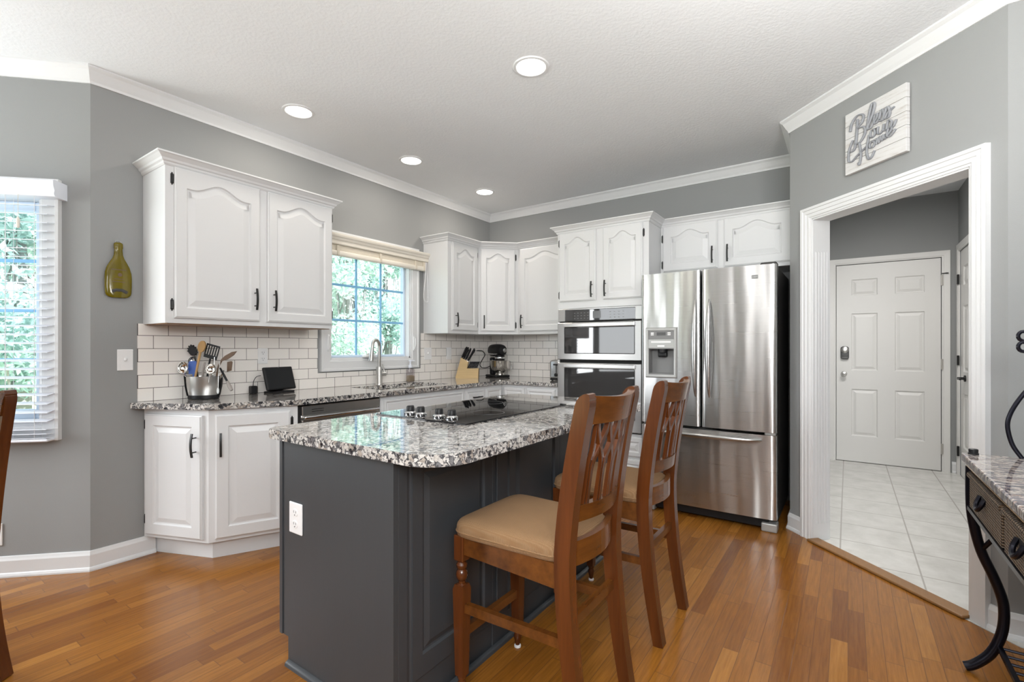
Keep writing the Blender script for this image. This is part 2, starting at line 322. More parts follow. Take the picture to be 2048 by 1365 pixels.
# ------------------------------------------------------------------ mesh helpers
WM = {}      # world matrices of parents
Z3 = Vector((0, 0, 1))
def Face(p, u):
    u = Vector((u[0], u[1], 0)).normalized(); n = Vector((u.y, -u.x, 0))
    m = Matrix.Identity(4)
    for i in range(3):
        m[i][0] = u[i]; m[i][1] = Z3[i]; m[i][2] = n[i]; m[i][3] = (p[0], p[1], p[2] if len(p) > 2 else 0)[i]
    return m
I4 = Matrix.Identity(4)
class G:
    def __init__(s, m=I4): s.bm = bmesh.new(); s.m = m.copy()
    def v(s, p): return s.bm.verts.new(s.m @ Vector(p))
    def face(s, vs):
        try: return s.bm.faces.new(vs)
        except ValueError: return None
    def box(s, a0, a1, b0, b1, c0, c1, bev=0.0, seg=1):
        a0, a1 = sorted((a0, a1)); b0, b1 = sorted((b0, b1)); c0, c1 = sorted((c0, c1))
        vs = [s.v((a, b, c)) for a in (a0, a1) for b in (b0, b1) for c in (c0, c1)]
        f = [(0, 1, 3, 2), (4, 6, 7, 5), (0, 4, 5, 1), (2, 3, 7, 6), (0, 2, 6, 4), (1, 5, 7, 3)]
        fs = [s.face([vs[i] for i in q]) for q in f]
        if bev > 0:
            es = list({e for q in fs for e in q.edges})
            bmesh.ops.bevel(s.bm, geom=es, offset=bev, segments=seg, affect='EDGES', profile=0.5)
        return s
    def prism(s, poly, z0, z1, bev=0.0, seg=2):
        lo = [s.v((x, y, z0)) for x, y in poly]; hi = [s.v((x, y, z1)) for x, y in poly]
        n = len(poly); fs = [s.face(lo[::-1]), s.face(hi)]
        for i in range(n): fs.append(s.face((lo[i], lo[(i+1) % n], hi[(i+1) % n], hi[i])))
        if bev > 0:
            es = [e for e in (list(fs[0].edges)+list(fs[1].edges))]
            bmesh.ops.bevel(s.bm, geom=es, offset=bev, segments=seg, affect='EDGES', profile=0.5)
        return s
    def lathe(s, prof, seg=24, axis='z', c=(0, 0, 0), sx=1.0, sy=1.0, a0=0, cap=True):
        rings = []
        for r, z in prof:
            ring = []
            for k in range(seg):
                a = a0+2*PI*k/seg; x, y = r*sx*math.cos(a), r*sy*math.sin(a)
                p = {'z': (x, y, z), 'x': (z, x, y), 'y': (x, z, y)}[axis]
                ring.append(s.v((p[0]+c[0], p[1]+c[1], p[2]+c[2])))
            rings.append(ring)
        for q, r in zip(rings, rings[1:]):
            for k in range(seg): s.face((q[k], q[(k+1) % seg], r[(k+1) % seg], r[k]))
        if cap: s.face(rings[0][::-1]); s.face(rings[-1])
        return s
    def tube(s, pts, rad, seg=8, up=None, cap=True, square=False):
        """rad: number, or list of numbers / (r_side, r_up) per point"""
        pts = [Vector(p) for p in pts]; n = len(pts); rings = []
        upv = Vector(up) if up else None; prev = None
        for i, p in enumerate(pts):
            tg = (pts[min(i+1, n-1)]-pts[max(i-1, 0)]).normalized()
            if upv is not None: sd = tg.cross(upv)
            elif prev is None:
                sd = tg.cross(Z3 if abs(tg.z) < 0.9 else Vector((1, 0, 0)))
            else: sd = prev-tg*prev.dot(tg)
            if sd.length < 1e-6: sd = prev if prev is not None else tg.orthogonal()
            sd.normalize(); prev = sd; u2 = sd.cross(tg).normalized()
            r = rad[i] if isinstance(rad, (list, tuple)) and not (len(rad) == 2 and n != 2 and not isinstance(rad[0], (list, tuple)) and False) else rad
            rs, ru = r if isinstance(r, (list, tuple)) else (r, r)
            if square:
                cs = [(-1, -1), (1, -1), (1, 1), (-1, 1)]
            else: cs = [(math.cos(2*PI*k/seg), math.sin(2*PI*k/seg)) for k in range(seg)]
            rings.append([s.v(p+sd*(rs*a)+u2*(ru*b)) for a, b in cs])
        k_ = len(rings[0])
        for q, r in zip(rings, rings[1:]):
            for k in range(k_): s.face((q[k], q[(k+1) % k_], r[(k+1) % k_], r[k]))
        if cap: s.face(rings[0][::-1]); s.face(rings[-1])
        return s
    def sweep(s, path, prof, segs=None, closed=False):
        """profile (out, h) swept along a 2D path in the local a-b plane; out = right-hand normal, h = local c"""
        P = [Vector((p[0], p[1])) for p in path]; n = len(P); rows = []
        for i in range(n):
            d0 = (P[i]-P[i-1]).normalized() if (i > 0 or closed) else None
            d1 = (P[(i+1) % n]-P[i]).normalized() if (i < n-1 or closed) else None
            d0 = d0 or d1; d1 = d1 or d0
            n0 = Vector((d0.y, -d0.x)); n1 = Vector((d1.y, -d1.x)); b = (n0+n1)
            b = b/(b.length_squared) * 2 if b.length > 1e-6 else n0
            rows.append((P[i], b))
        rng = range(n if closed else n-1) if segs is None else range(*segs)
        use = sorted({i for k in rng for i in (k, (k+1) % n)})
        ring = {i: [s.v((rows[i][0].x+rows[i][1].x*o, rows[i][0].y+rows[i][1].y*o, h)) for o, h in prof] for i in use}
        m = len(prof)
        for k in rng:
            q, r = ring[k], ring[(k+1) % n]
            for j in range(m): s.face((q[j], q[(j+1) % m], r[(j+1) % m], r[j]))
        if not closed:
            idx = list(rng); s.face(ring[idx[0]][::-1]); s.face(ring[(idx[-1]+1) % n])
        return s
    def sphere(s, c, r, sc_=(1, 1, 1), u=16, v_=10):
        prof = [(max(1e-4, r*math.sin(PI*k/v_)), -r*math.cos(PI*k/v_)) for k in range(v_+1)]
        m0 = s.m; s.m = m0 @ Matrix.Translation(c) @ Matrix.Diagonal((*sc_, 1)); s.lathe(prof, u); s.m = m0; return s

def obj(name, g, mat, parent=None, smooth=False, angle=40):
    bm = g.bm if isinstance(g, G) else g
    bmesh.ops.remove_doubles(bm, verts=bm.verts, dist=1e-6)
    bmesh.ops.recalc_face_normals(bm, faces=bm.faces)
    if parent is not None: bm.transform(WM[parent.name].inverted())
    me = bpy.data.meshes.new(name)
    if smooth:
        for f in bm.faces: f.smooth = True
        ca = math.radians(angle)
        for e in bm.edges:
            if len(e.link_faces) == 2 and e.calc_face_angle(0) > ca: e.smooth = False
    bm.to_mesh(me); bm.free()
    if mat is not None: me.materials.append(M[mat] if isinstance(mat, str) else mat)
    o = bpy.data.objects.new(name, me); COL.objects.link(o)
    if parent is not None: o.parent = parent; WM[o.name] = WM[parent.name]
    else: WM[o.name] = I4
    return o
def tag(o, label=None, cat=None, group=None, kind=None):
    if label: o['label'] = label
    if cat: o['category'] = cat
    if group: o['group'] = group
    if kind: o['kind'] = kind
    return o
def thing(name, label, cat, loc=(0, 0, 0), rz=0.0, group=None):
    o = bpy.data.objects.new(name, None); COL.objects.link(o); o.empty_display_size = 0.05
    o.location = loc; o.rotation_euler = (0, 0, rz)
    WM[o.name] = Matrix.Translation(loc) @ Matrix.Rotation(rz, 4, 'Z')
    return tag(o, label, cat, group)
def struct(name, g, mat, label, cat, smooth=False, parent=None):
    o = obj(name, g, mat, parent, smooth)
    if parent is None: tag(o, label, cat, kind='structure')
    return o
def rebase(o, loc):
    """move the origin of a single-mesh thing to its base"""
    o.data.transform(Matrix.Translation(-Vector(loc))); o.location = loc; WM[o.name] = Matrix.Translation(loc); return o
def dup(root, loc, rz, label=None, group=None):
    r = root.copy(); COL.objects.link(r); r.location = loc; r.rotation_euler = (0, 0, rz)
    if label: r['label'] = label
    if group: r['group'] = group
    for ch in list(root.children):
        c = ch.copy(); COL.objects.link(c); c.parent = r
        for gch in ch.children:
            d = gch.copy(); COL.objects.link(d); d.parent = c
    return r
def bez(p0, p1, p2, p3, n=10):
    p0, p1, p2, p3 = map(Vector, (p0, p1, p2, p3)); out = []
    for i in range(n+1):
        t = i/n; out.append(p0*(1-t)**3+p1*3*t*(1-t)**2+p2*3*t*t*(1-t)+p3*t**3)
    return out
def spline(pts, n=6):
    pts = [Vector(p) for p in pts]; out = []
    for i in range(len(pts)-1):
        a = pts[max(i-1, 0)]; b = pts[i]; c = pts[i+1]; d = pts[min(i+2, len(pts)-1)]
        for k in range(n):
            t = k/n
            out.append(0.5*((2*b)+(c-a)*t+(2*a-5*b+4*c-d)*t*t+(3*b-a-3*c+d)*t**3))
    out.append(pts[-1]); return out

# ------------------------------------------------------------------ room shell
CEIL = 2.625; CT = 0.863
A0 = (-3.42, 0.0); DL = (-0.657, -2.943); DR = (-1.49, -3.777)
FA = Face((-3.42, 0), (1, 0))                    # sink wall, a = x + 3.42
FB = Face((0, 0), (0, -1))                       # oven wall, a = -y
FD = Face(DL, (DR[0]-DL[0], DR[1]-DL[1]))        # doorway wall
LD = (Vector(DR)-Vector(DL)).length
q7 = 0.70711
WL = 1.25
WP = (A0[0]-q7*WL, A0[1]+q7*WL)                  # left end of the bay wall with the near window
FW = Face(WP, (q7, -q7))                         # a runs 0..WL, a = WL - s
T = 0.12

def wall_holes(m, L, holes, h=CEIL, t=T, a0=0.0):
    """holes: list of (a0,a1,b0,b1)"""
    g = G(m); cur = a0
    for (x0, x1, y0, y1) in sorted(holes):
        if x0 > cur: g.box(cur, x0, 0, h, -t, 0)
        if y0 > 0: g.box(x0, x1, 0, y0, -t, 0)
        if y1 < h: g.box(x0, x1, y1, h, -t, 0)
        cur = x1
    if cur < L: g.box(cur, L, 0, h, -t, 0)
    return g
# floor polygon (hardwood), hall tile
bay = [(-4.304, 0.884), (-5.75, 0.884), (-6.6, 0.03)]
roompoly = [(0, 0), A0, *bay, (-6.6, -4.15), (-1.49, -4.15), DR, (DL[0], DL[1]), (0, -2.943)]
ext = [(0.1, 0.1), (-3.38, 0.1), (-4.26, 0.98), (-5.80, 0.98), (-6.7, 0.08), (-6.7, -4.25), (-1.56, -4.25), (-1.56, -3.80), (-0.686, -2.944), (0.1, -2.944)]
struct('floor', G().prism(ext, -0.08, 0.0), 'floor', 'honey coloured oak strip floor of the kitchen', 'floor')
dn = Vector((-q7, q7)); off = 0.03
hallpoly = [(DL[0]-0.029, DL[1]-0.002), (1.95, -2.944), (1.95, -4.25), (-1.555, -4.25), (-1.555, -3.803)]
struct('floor_hall', G().prism(hallpoly, -0.08, 0.0), 'halltile', 'pale square tile floor of the back hall', 'floor')
struct('ceiling', G().prism([(-7, 1.3), (-7, -4.6), (2.2, -4.6), (2.2, 0.15), (-3.2, 0.15), (-4.2, 1.3)], CEIL, CEIL+0.1), 'ceiling', 'white textured ceiling over kitchen and hall', 'ceiling')
WIN_S = (1.42, 2.24, 1.075, 1.975)   # sink window opening on FA
struct('wall_back', wall_holes(FA, 3.42+T, [WIN_S]), 'wall', 'grey painted wall with the sink window', 'wall')
struct('wall_oven', wall_holes(FB, 2.943+T, [], a0=0.0), 'wall', 'grey painted wall behind ovens and fridge', 'wall')
WIN_W = (WL-1.02, WL-0.22, 0.78, 1.94)
struct('wall_left', wall_holes(FW, WL, [WIN_W]), 'wall', 'angled grey bay wall with the blind covered window', 'wall')
struct('wall_alcove', G(Face((0, -2.943), (-1, 0))).box(0, 0.657, 0, CEIL, -0.097, 0), 'wall', 'short grey wall beside the fridge alcove', 'wall')
OP = (0.185, 1.047, 0, 1.945)        # doorway opening
gd = wall_holes(FD, LD, [OP], t=0.11)
struct('wall_doorway', gd, 'wall', 'pale grey angled wall with the cased opening to the hall', 'wall')
struct('wall_side', G(Face(DR, (0, -1))).box(0, 0.373, 0, CEIL, -T, 0), 'wall', 'narrow grey wall right of the doorway', 'wall')
# rest of the room behind the camera
struct('wall_rear', G(Face((-1.49, -4.15), (-1, 0))).box(0, 5.2, 0, CEIL, -T, 0), 'wall', 'grey wall behind the camera', 'wall')
FWest = Face((-6.6, -4.15), (0, 1))
struct('wall_west', wall_holes(FWest, 4.18, [(2.17, 2.25, 0.05, 2.1), (3.30, 3.90, 0.25, 2.1)]), 'wall', 'unseen grey wall with narrow openings shaped for fridge reflections', 'wall')  # openings placed and narrowed to streak the fridge with reflected light
FBs = Face((-6.6, 0.03), (0.85, 0.854))
struct('wall_bay_side', wall_holes(FBs, 1.2, [(0.15, 1.05, 0.7, 2.1)]), 'wall', 'far angled bay wall with a window opening', 'wall')
FBc = Face((-5.75, 0.884), (1, 0))
struct('wall_bay_center', wall_holes(FBc, 1.446, [(0.1, 1.35, 0.7, 2.1)]), 'wall', 'centre bay wall with a window opening', 'wall')
# hall walls
HX = 1.80; HYL = -3.04; HYR = -4.088
FH = Face((HX, HYL), (0, -1))
HD = (0.107, 0.930, 0.0, 2.016)
struct('wall_hall_back', wall_holes(FH, 1.05, [HD], a0=0.0), 'wall', 'dark grey wall around the hall door', 'wall')
struct('wall_hall_left', G(Face((-0.60, HYL), (1, 0))).box(0.1, 2.4, 0, CEIL, -0.095 + 0.095, 0.002 - 0.002 + 0.0) if False else G(Face((0.0, HYL), (1, 0))).box(0.0, 1.8, 0, CEIL, 0, 0.097), 'wall', 'grey wall on the left of the hall', 'wall')
bpy.data.objects['wall_hall_left'].data.transform(Matrix.Translation((0, 0.097, 0)))
FHR = Face((HX, HYR), (-1, 0))
struct('wall_hall_right', wall_holes(FHR, 3.2, [(0.078, 0.85, 0, 2.05)], t=0.06), 'wall', 'grey wall on the right of the hall', 'wall')

# crown moulding of the room
crown = [(0, -0.078), (0.008, -0.078), (0.012, -0.066), (0.022, -0.052), (0.040, -0.022), (0.050, -0.014), (0.055, -0.010), (0.055, 0.0), (0, 0)]
crown = [(o, CEIL+z) for o, z in crown]
cpath = [WP, A0, (0, 0), (0, -2.943), DL, DR, (-1.49, -4.15)]
for i, (nm, lb) in enumerate((('trim_1', 'white crown moulding over the near window'), ('trim_2', 'white crown moulding along the sink wall'), ('trim_3', 'white crown moulding along the oven wall'),
                ('trim_4', 'white crown moulding over the alcove wall'), ('trim_5', 'white crown moulding over the doorway wall'), ('trim_6', 'white crown moulding on the narrow side wall'))):
    struct(nm, G().sweep(cpath, crown, (i, i+1)), 'trim', lb, 'moulding')
# baseboards
bb = [(0, 0), (0.022, 0), (0.022, 0.008), (0.018, 0.018), (0.013, 0.022), (0.013, 0.082), (0.009, 0.092), (0.006, 0.102), (0, 0.1035)]
struct('baseboard_left', G().sweep([WP, A0, (-3.134, 0)], bb), 'trim', 'white baseboard from bay wall to base cabinet', 'baseboard')
fd = lambda s, c=0.0: (FD @ Vector((s, 0, c))).xy
struct('baseboard_alcove', G().sweep([(-0.50, -2.943), DL, fd(0.105)], bb), 'trim', 'short white baseboard at the corner beside the fridge', 'baseboard')
struct('baseboard_right', G().sweep([fd(1.117), DR, (-1.49, -4.15)], bb), 'trim', 'white baseboard right of the doorway', 'baseboard')
struct('baseboard_hall', G().sweep([(HX, HYL), (HX, HYL-0.04)], bb), 'trim', 'short white baseboard left of the hall door', 'baseboard')
struct('baseboard_hall_right', G().sweep([(HX, HYL-1.002), (HX, HYR), (HX-0.012, HYR)], bb), 'trim', 'short white baseboard right of the hall door', 'baseboard')
# cased opening: stepped casing, fluted jambs, threshold
cas = [(0, 0), (0, 0.010), (0.010, 0.012), (0.012, 0.017), (0.030, 0.017), (0.033, 0.021), (0.052, 0.021), (0.055, 0.026), (0.070, 0.026), (0.072, 0.0)]
def casing(m, a0, a1, b0, b1, prof, closed=False):
    if closed: path = [(a0, b0), (a0, b1), (a1, b1), (a1, b0)]
    else: path = [(a0, b0), (a0, b1), (a1, b1), (a1, b0)]
    pr = [(-o, h) for o, h in prof]
    return G(m).sweep(path, pr, closed=closed)
struct('trim_7', casing(FD, OP[0], OP[1], 0, OP[3], cas), 'trim', 'white stepped casing around the opening to the hall', 'casing')
g = G(FD)
g.box(OP[0], OP[0]+0.008, 0, OP[3], -0.112, 0.004); g.box(OP[1]-0.008, OP[1], 0, OP[3], -0.112, 0.004); g.box(OP[0], OP[1], OP[3]-0.008, OP[3], -0.112, 0.004)
for k in range(5):      # flutes on both jambs, with plain plinth and head blocks
    c0 = -0.098+k*0.019
    g.box(OP[0]+0.008, OP[0]+0.013, 0.10, OP[3]-0.20, c0, c0+0.011, 0.002); g.box(OP[1]-0.013, OP[1]-0.008, 0.10, OP[3]-0.20, c0, c0+0.011, 0.002)
struct('trim_8', g, 'trim', 'white fluted jamb lining of the opening to the hall', 'jamb')
struct('trim_9', G(FD).box(OP[0]+0.002, OP[1]-0.002, 0.0, 0.014, -0.035, 0.045, 0.006, 2), 'oak_trim', 'oak threshold strip between wood floor and hall tile', 'threshold')

# backsplash
g = G(); uvl = g.bm.loops.layers.uv.new('uv')
def splash(m, a0, a1, b0, b1, u0):
    f0 = g.box(a0, a1, b0, b1, 0.001, 0.008) if False else None
    vs = []
    n0 = len(g.bm.faces)
    g.m = m; g.box(a0, a1, b0, b1, 0.0, 0.009)
    g.bm.faces.ensure_lookup_table(); inv = m.inverted()
    for f in g.bm.faces[n0:]:
        for l in f.loops:
            p = inv @ l.vert.co; l[uvl].uv = (p.x+u0, p.y-CT)
uA = -0.202
splash(FA, 0.202, 1.310, CT, 1.300, uA); splash(FA, 1.310, 2.370, CT, 0.975, uA); splash(FA, 2.370, 3.42-0.009, CT, 1.300, uA)
splash(FB, 0.0, 1.213, CT, 1.300, 3.42+uA)
struct('wall_backsplash', g, 'subway', 'white subway tile backsplash with dark grout', 'backsplash')

# ------------------------------------------------------------------ windows
def window_unit(idx, m, hole, cols, rows, label, casw=0.09, locks=False, sashw=0.045, sash_mat='paleblue'):
    a0, a1, b0, b1 = hole
    root = thing('window_%d' % idx, label, 'window', (m @ Vector(((a0+a1)/2, b0, 0)))[:])
    root['kind'] = 'structure'
    pr = [(0, 0), (0, 0.012), (0.012, 0.014), (0.016, 0.020), (casw-0.02, 0.020), (casw-0.014, 0.026), (casw, 0.026), (casw, 0)]
    obj('casing', casing(m, a0, a1, b0, b1, pr, True), 'trim', root)
    g = G(m)
    for (x0, x1, y0, y1) in ((a0, a0+0.012, b0, b1), (a1-0.012, a1, b0, b1), (a0, a1, b0, b0+0.012), (a0, a1, b1-0.012, b1)): g.box(x0, x1, y0, y1, -0.115, 0)
    obj('jamb', g, 'trim', root)
    s0, s1, t0, t1 = a0+0.012, a1-0.012, b0+0.012, b1-0.012
    g = G(m)
    for (x0, x1, y0, y1) in ((s0, s0+sashw, t0, t1), (s1-sashw, s1, t0, t1), (s0+sashw, s1-sashw, t0, t0+sashw), (s0+sashw, s1-sashw, t1-sashw, t1)): g.box(x0, x1, y0, y1, -0.090, -0.050, 0.004)
    obj('sash', g, sash_mat, root)
    g0, g1, h0, h1 = s0+sashw, s1-sashw, t0+sashw, t1-sashw
    obj('pane', G(m).box(g0-0.005, g1+0.005, h0-0.005, h1+0.005, -0.074, -0.068), 'glass', root)
    g = G(m)
    for k in range(1, cols): x = g0+(g1-g0)*k/cols; g.box(x-0.009, x+0.009, h0, h1, -0.067, -0.055, 0.003)
    for k in range(1, rows): y = h0+(h1-h0)*k/rows; g.box(g0, g1, y-0.009, y+0.009, -0.0665, -0.0555, 0.003)
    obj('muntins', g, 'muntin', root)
    return root
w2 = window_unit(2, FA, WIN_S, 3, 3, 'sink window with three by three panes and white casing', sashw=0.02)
for a in (WIN_S[0]-0.028, WIN_S[1]+0.028):
    g = G(FA); g.box(a-0.011, a+0.011, 1.14, 1.27, 0.02, 0.028, 0.008, 3); g.tube([FA.inverted() @ (FA @ Vector(p)) for p in ((a, 1.155, 0.03), (a, 1.20, 0.046), (a, 1.25, 0.042))], 0.006, 8)
    obj('sash_lock', g, 'light_plastic', w2, True)
g = G(FA); g.box(1.71, 1.83, 1.085, 1.108, 0.0, 0.05, 0.010, 3); g.tube([(1.735, 1.112, 0.03), (1.775, 1.122, 0.05), (1.81, 1.115, 0.045)], 0.007, 8)
obj('crank_handle', g, 'light_plastic', w2, True)
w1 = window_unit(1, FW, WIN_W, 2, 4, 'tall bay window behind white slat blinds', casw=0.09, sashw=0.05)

# valance, rolled shade and cord over the sink window
vl = thing('window_valance', 'cream moulded wood valance above the sink window', 'valance', (-1.6, 0, 1.955))
prof = [(0, 1.955), (0.030, 1.955), (0.034, 1.962), (0.034, 1.985), (0.042, 1.990), (0.046, 2.004), (0.056, 2.012), (0.060, 2.024), (0.060, 2.032), (0, 2.032)]
obj('cornice', G().sweep([(-2.14, -0.027), (-2.14, -0.030), (-1.03, -0.030), (-1.03, -0.027)], prof), 'cream', vl)
sh = thing('roman_shade', 'cream fabric shade raised to the top of the sink window', 'blind', (-1.6, -0.03, 1.865))
obj('fabric', G(FA).box(1.30, 2.385, 1.905, 1.955, 0.028, 0.050, 0.008, 2), 'shade', sh)
obj('bottom_roll', G(FA).box(1.30, 2.385, 1.868, 1.912, 0.028, 0.062, 0.014, 3), 'cream', sh, True)
for a in (1.45, 1.86, 2.26, 2.36): obj('tape', G(FA).box(a-0.012, a+0.012, 1.872, 1.95, 0.05, 0.0655, 0.004), 'shade', sh)
g = G(FA); xx = 2.372
g.tube(spline([(xx, 1.95, 0.066), (xx-0.01, 1.80, 0.070), (xx-0.03, 1.66, 0.07), (xx-0.022, 1.60, 0.07), (xx+0.008, 1.585, 0.07), (xx+0.026, 1.61, 0.07), (xx+0.018, 1.75, 0.07), (xx+0.010, 1.95, 0.066)]), 0.0028, 6)
g.sphere((xx+0.024, 1.628, 0.07), 0.006, u=8, v_=6)
obj('cord_loop', g, 'light_plastic', sh, True)

# slat blinds on the bay window
bl = thing('slat_blind', 'white two inch slat blind on the left bay window', 'blind', (FW @ Vector((WL-0.6, 0.70, 0.05)))[:])
pv = [(0, 1.925), (0.085, 1.925), (0.092, 1.935), (0.088, 1.955), (0.096, 1.975), (0.098, 2.002), (0.088, 2.008), (0, 2.008)]
aR = WL-0.105; aL = WL-1.13
gv = G(); p0 = (FW @ Vector((aL, 0, 0))).xy; p1 = (FW @ Vector((aR, 0, 0))).xy
obj('valance', gv.sweep([p0, p1], [(o, h) for o, h in pv]), 'blind', bl)
g = G(FW); tilt = math.radians(10)
zs = [1.885-0.0435*k for k in range(26)]
for z in zs:
    m0 = g.m; g.m = m0 @ Matrix.Translation((0, z, 0.052)) @ Matrix.Rotation(tilt, 4, 'X'); g.box(aL+0.03, WL-0.145, -0.0014, 0.0014, -0.025, 0.025); g.m = m0
for k in range(3):
    m0 = g.m; g.m = m0 @ Matrix.Translation((0, 0.752-0.022*k, 0.055)) @ Matrix.Rotation(-0.1, 4, 'X'); g.box(aL+0.03, WL-0.145, -0.0014, 0.0014, -0.026, 0.026); g.m = m0
obj('slats', g, 'blind', bl)
obj('bottom_rail', G(FW).box(aL+0.03, WL-0.140, 0.692, 0.706, 0.028, 0.082, 0.004), 'blind', bl)
g = G(FW)
for a in (WL-0.20, WL-0.325, WL-0.36, WL-0.80):
    for c in (0.027, 0.077): g.tube([(a, 1.93, c), (a, 0.70, c)], 0.0012, 5)
obj('ladder_cords', g, 'light_plastic', bl)
g = G(FW); g.tube([(WL-0.262, 1.93, 0.088), (WL-0.262, 1.815, 0.088)], 0.0012, 5); g.lathe([(0.004, 1.76), (0.007, 1.765), (0.008, 1.80), (0.003, 1.815)], 10, 'y', (WL-0.262, 0, 0.088))
obj('cord_tassel', g, 'cream', bl)

# ------------------------------------------------------------------ cabinet doors and hardware
def outline(a0, a1, b0, b1, rise, n=28):
    """opening outline, counter-clockwise from bottom-left; top edge is a cathedral curve of the given rise"""
    pts = [(a0, b0), (a1, b0), (a1, b1)]; wd = a1-a0
    if rise > 0:
        for k in range(1, n):
            t = k/n; x = a1-wd*t; u = abs(t-0.5)/0.40
            y = b1 + (rise*0.5*(1+math.cos(PI*u)) if u < 1 else 0)
            # shoulders dip slightly before the arch
            pts.append((x, y))
    pts.append((a0, b1)); return pts
def inset(pts, d):
    n = len(pts); out = []
    for i in range(n):
        p = Vector(pts[i]); a = (p-Vector(pts[i-1])).normalized(); b = (Vector(pts[(i+1) % n])-p).normalized()
        na = Vector((-a.y, a.x)); nb = Vector((-b.y, b.x)); m_ = na+nb; m_ = m_/m_.length_squared*2
        out.append((p.x+m_.x*d, p.y+m_.y*d))
    return out
def panel_door(m, a0, a1, b0, b1, c0, rise=0.0, fr=0.055, th=0.020, bot=None, top=None, raise_w=0.032):
    g = G(m); bot = fr if bot is None else bot; top = fr if top is None else top
    op = outline(a0+fr, a1-fr, b0+bot, b1-top-rise, rise)
    n = len(op)
    def outer(d):
        res = []
        for i, (x, y) in enumerate(op):
            if i == 0: q = (a0+d, b0+d)
            elif i == 1: q = (a1-d, b0+d)
            elif i == 2: q = (a1-d, b1-d)
            elif i == n-1: q = (a0+d, b1-d)
            else: q = (a1-d+(x-(a1-fr))/(a1-a0-2*fr)*(a1-a0-2*d), b1-d)
            res.append(q)
        return res
    loops = [(outer(0), c0), (outer(0), c0+th-0.007), (outer(0.007), c0+th-0.004), (outer(0.008), c0+th), (op, c0+th), (inset(op, 0.006), c0+th-0.007), (inset(op, 0.012), c0+th-0.008), (inset(op, 0.012+raise_w), c0+th-0.001)]
    rings = [[g.v((x, y, c)) for x, y in lp] for lp, c in loops]
    for q, r in zip(rings, rings[1:]):
        for k in range(n): g.face((q[k], q[(k+1) % n], r[(k+1) % n], r[k]))
    g.face(rings[-1]); g.face(rings[0][::-1]); return g
def pull(m, a, b, c, L=0.128, horiz=False):
    g = G(m if not horiz else m @ Matrix.Translation((a, b, 0)) @ Matrix.Rotation(PI/2, 4, 'Z') @ Matrix.Translation((-a, -b, 0)))
    pts = [(a, b-L/2+L*k/10, c+0.026+0.008*math.sin(PI*k/10)) for k in range(11)]
    g.tube(pts, (0.0055, 0.0035) if False else [(0.0055, 0.0032)]*11, square=True, up=(0, 0, 1))
    for s in (-0.30, 0.30): g.tube([(a, b+L*s, c), (a, b+L*s, c+0.032)], 0.0035, 8)
    return g
def hinge(m, a, b, c):
    g = G(m); g.box(a-0.007, a+0.007, b-0.026, b+0.026, c, c+0.004, 0.001); g.tube([(a, b-0.020, c+0.005), (a, b+0.020, c+0.005)], 0.0042, 8); g.box(a-0.003, a+0.003, b-0.033, b+0.033, c, c+0.002)
    return g
def add_door(root, m, a0, a1, b0, b1, c0=0.0, rise=0.0, handle=None, hz=(), name='door', fr=0.055, bot=None, top=None, horiz=False, mat='white', raise_w=0.032, hl=0.128):
    d = obj(name, panel_door(m, a0, a1, b0, b1, c0, rise, fr, bot=bot, top=top, raise_w=raise_w), mat, root)
    if handle: obj('handle', pull(m, handle[0], handle[1], c0+0.020, hl, horiz), 'black', d, True)
    for (ha, hb) in hz: obj('hinge', hinge(m, ha, hb, c0+0.001), 'black', root)
    return d
corn = [(-0.004, -0.012), (0.004, -0.012), (0.010, -0.004), (0.012, 0.004), (0.020, 0.010), (0.024, 0.020), (0.042, 0.036), (0.050, 0.040), (0.050, 0.048), (-0.004, 0.048)]
UPB, UPT = 1.297, 2.142
corn = [(o, UPT+h) for o, h in corn]

# left upper cabinet
FU = Face((0, -0.305), (1, 0))
uc = thing('upper_cabinet', 'wide white two door wall cabinet left of the sink window', 'cabinet', (-2.69, -0.15, UPB))
obj('body', G().box(-3.191, -2.192, -0.305, -0.001, UPB, UPT+0.004), 'white', uc)
obj('underside', G().box(-3.178, -2.205, -0.292, -0.012, UPB-0.004, UPB+0.0005), 'oak_trim', uc)
obj('cornice', G().sweep([(-3.191, -0.002), (-3.191, -0.305), (-2.192, -0.305), (-2.192, -0.002)], corn), 'white', uc)
add_door(uc, FU, -3.152, -2.700, 1.325, 2.128, rise=0.052, top=0.050, handle=(-2.734, 1.455), hz=((-3.160, 1.395), (-3.160, 2.065)))
add_door(uc, FU, -2.652, -2.202, 1.325, 2.128, rise=0.052, top=0.050, handle=(-2.618, 1.455), hz=((-2.196, 1.395), (-2.196, 2.065)))
# corner group of three
gcpath = [(-1.012, -0.002), (-1.012, -0.305), (-0.574, -0.305), (-0.305, -0.586), (-0.305, -1.212)]
c1 = thing('upper_cabinet', 'narrow white wall cabinet just right of the sink window', 'cabinet', (-0.79, -0.15, UPB))
obj('body', G().box(-1.012, -0.575, -0.305, -0.001, UPB, UPT+0.004), 'white', c1)
obj('cornice', G().sweep(gcpath, corn, (0, 2)), 'white', c1)
add_door(c1, FU, -0.965, -0.605, 1.325, 2.128, rise=0.050, top=0.045, handle=(-0.928, 1.420), hz=((-0.597, 1.385), (-0.597, 2.06)))
c2 = thing('upper_cabinet', 'diagonal white corner wall cabinet between its two neighbours', 'cabinet', (-0.3, -0.3, UPB))
obj('body', G().prism([(-0.001, -0.001), (-0.574, -0.001), (-0.574, -0.305), (-0.305, -0.586), (-0.001, -0.586)], UPB, UPT+0.004), 'white', c2)
obj('cornice', G().sweep(gcpath, corn, (2, 3)), 'white', c2)
FC = Face((-0.574, -0.305), (0.269, -0.281)); LC = math.hypot(0.269, 0.281)
